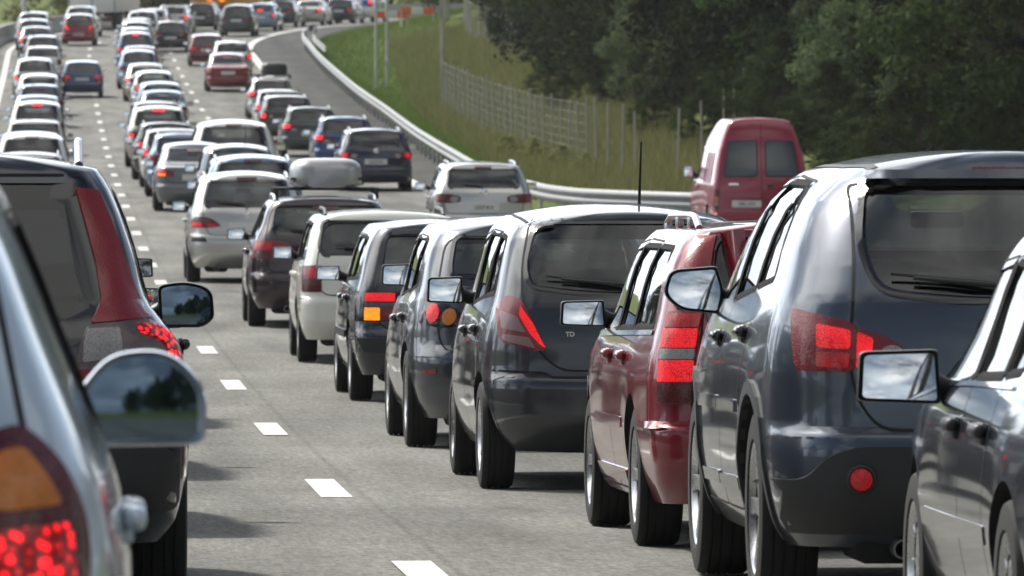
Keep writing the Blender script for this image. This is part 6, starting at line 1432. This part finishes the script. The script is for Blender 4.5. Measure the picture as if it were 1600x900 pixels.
# ---- roof boxes: they rest on their cars
def roof_box(label, s, u, z, w, h, L, m):
    V = []; F = []; n = 24; prof_ = [(0, .55), (.04, .86), (.14, .98), (.4, 1.), (.65, .96), (.85, .82), (.96, .58), (1., .3)]
    for t, sc in prof_:
        for k in range(n):
            a = 2*math.pi*k/n; x = math.copysign(abs(math.cos(a))**.45, math.cos(a))*w/2*sc; q = math.sin(a)
            zz = (abs(q)**.6)*h*.68*(sc if t > .5 else min(1, sc*1.02)) if q > 0 else -(abs(q)**.35)*h*.32
            V.append((x, t*L, zz+h*.32))
    for i in range(len(prof_)-1):
        for k in range(n): F.append((i*n+k, (i+1)*n+k, (i+1)*n+(k+1) % n, i*n+(k+1) % n))
    F += [tuple(range(n)), tuple((len(prof_)-1)*n+k for k in range(n-1, -1, -1))]
    r = thing('roof_box', label, 'roof box', (0, 0, 0)); put(r, s, u); r.location.z += z
    add('box_shell', [v for v in V], F, m, r, True, 50)
    MB().box((0, L*.47, h*.30), (w*.985, L*.86, .035), .01).obj('box_seam', M_black, r)
    for y in (L*.25, L*.7): MB().box((0, y, -.015), (1.22, .08, .035), .01).box((-.575, y, -.07), (.06, .10, .12), .01).box((.575, y, -.07), (.06, .10, .12), .01).obj('carrier_bar', M_black, r)
    return r
roof_box('silver roof box strapped on top of the dark maroon estate', 91.2, 3.07, 1.575, .83, .34, 2.0, simple('box_silver', (.40, .40, .40), .32, metal=.5, coat=.4))
roof_box('black roof box on top of the silver estate in the right lane', 289.8, 7.85, 1.575, .95, .45, 1.9, M_black)
# ---- police estate on the bend
pol = copy_car(POL, 'police_car', 'white police car with yellow-green and blue blocks and a blue roof light', 'police car', 464.5, 7.4, P_white, P_cream, far=True, sz=1.38, rails=False)
M_neon = simple('neon_yellow', (.62, .72, .06), .4); M_pblue = simple('police_blue', (.02, .10, .45), .35)
m_bl = simple('blue_beacon', (.10, .25, .95), .2); q = m_bl.node_tree.nodes['Principled BSDF']; q.inputs['Emission Color'].default_value = (.15, .35, 1, 1); q.inputs['Emission Strength'].default_value = 2.5
MB().box((0, 1.5, 1.47), (1.15, .28, .12), .04).obj('light_bar', m_bl, pol)
for s_ in (-1, 1):
    for i in range(4): MB().box((s_*.845, 1.05+i*.55, .72), (.012, .52, .26), .0).obj('marking_block', M_neon if i % 2 else M_pblue, pol)
    MB().box((s_*.56, .055, .84), (.26, .02, .22), .0).obj('marking_block', M_neon if s_ < 0 else M_pblue, pol)
# ---- two lorries ahead of the queue
def lorry(label, s, u, w, h, L, m_low, m_up, split, lamps):
    r = thing('box_lorry', label, 'lorry', (0, 0, 0)); put(r, s, u)
    MB().box((0, L/2, (.95+split)/2), (w, L, split-.95), .04).obj('box_body', m_low, r)
    MB().box((0, L/2, (split+h)/2+.004), (w+.01, L+.01, h-split), .05).obj('box_top', m_up, r)
    for x in (-w/2+.05, 0, w/2-.05): MB().box((x, -.02, (.95+h)/2), (.06, .05, h-1.0), .01).obj('door_bar', M_galvd, r)
    MB().box((0, -.02, .55), (w*.92, .10, .16), .02).obj('underrun_bar', M_clad, r)
    MB().box((0, L/2, .80), (w*.4, L, .22), .02).obj('chassis', M_under, r)
    for x in (-1, 1):
        MB().box((x*w*.38, -.09, .70), (.34, .05, .13), .015).obj('tail_light', L_lit if lamps else L_red, r)
        for y in (1.2, 2.3, L-1.5):
            t = MB().lathe([(-.14, .1), (-.15, .42), (-.13, .50), (.13, .50), (.15, .42), (.14, .1)], 28, 'x', (x*(w/2-.2), y, .5)); t.obj('wheel', M_rubber, r)
        if lamps: MB().box((x*.35+.2, -.05, 1.5), (.26, .05, .22), .02).obj('warning_lamp', L_amblit, r)
        if lamps: MB().lathe([(0, .09), (.12, .09), (.16, .05), (.17, .001)], 14, 'z', (x*w*.42, .2, h)).obj('beacon', L_amblit, r)
    MB().box((0, L+.9, 1.75), (w*.96, 1.8, 2.1), .15).obj('cab', m_up, r)
    return r
lorry('large white box lorry ahead of the left lane queue', 436, -2.2, 2.6, 3.4, 7.5, simple('lorry_white', (.85, .85, .81), .45, grain=.08, scale=3), simple('lorry_white2', (.83, .83, .80), .45, grain=.08, scale=3), 2.4, False)
lorry('dark red lorry with an orange-yellow upper band and orange beacons', 447, 2.7, 2.55, 2.9, 8., simple('lorry_red', (.16, .035, .03), .5, grain=.2, scale=3), simple('lorry_yellow', (.62, .33, .03), .5, grain=.12, scale=3), 1.2, True)

# ---- air: thin summer haze over the far end of the queue
bmh = MB().box((560, 250, 24.), (2600, 3300, 72.), 0); hz = bmh.obj('haze', None, None, False); hz['kind'] = 'stuff'; hz['label'] = 'thin pale haze over the motorway'; hz['category'] = 'haze'
mh, nth, oh = mat('haze_air'); vol = N(nth, 'ShaderNodeVolumePrincipled', inp={'Density': .00008, 'Anisotropy': .25}); vol.inputs['Color'].default_value = (.93, .96, 1., 1); LK(nth, vol.outputs[0], oh.inputs['Volume'])
hz.data.materials.clear(); hz.data.materials.append(mh); hz.display_type = 'WIRE'
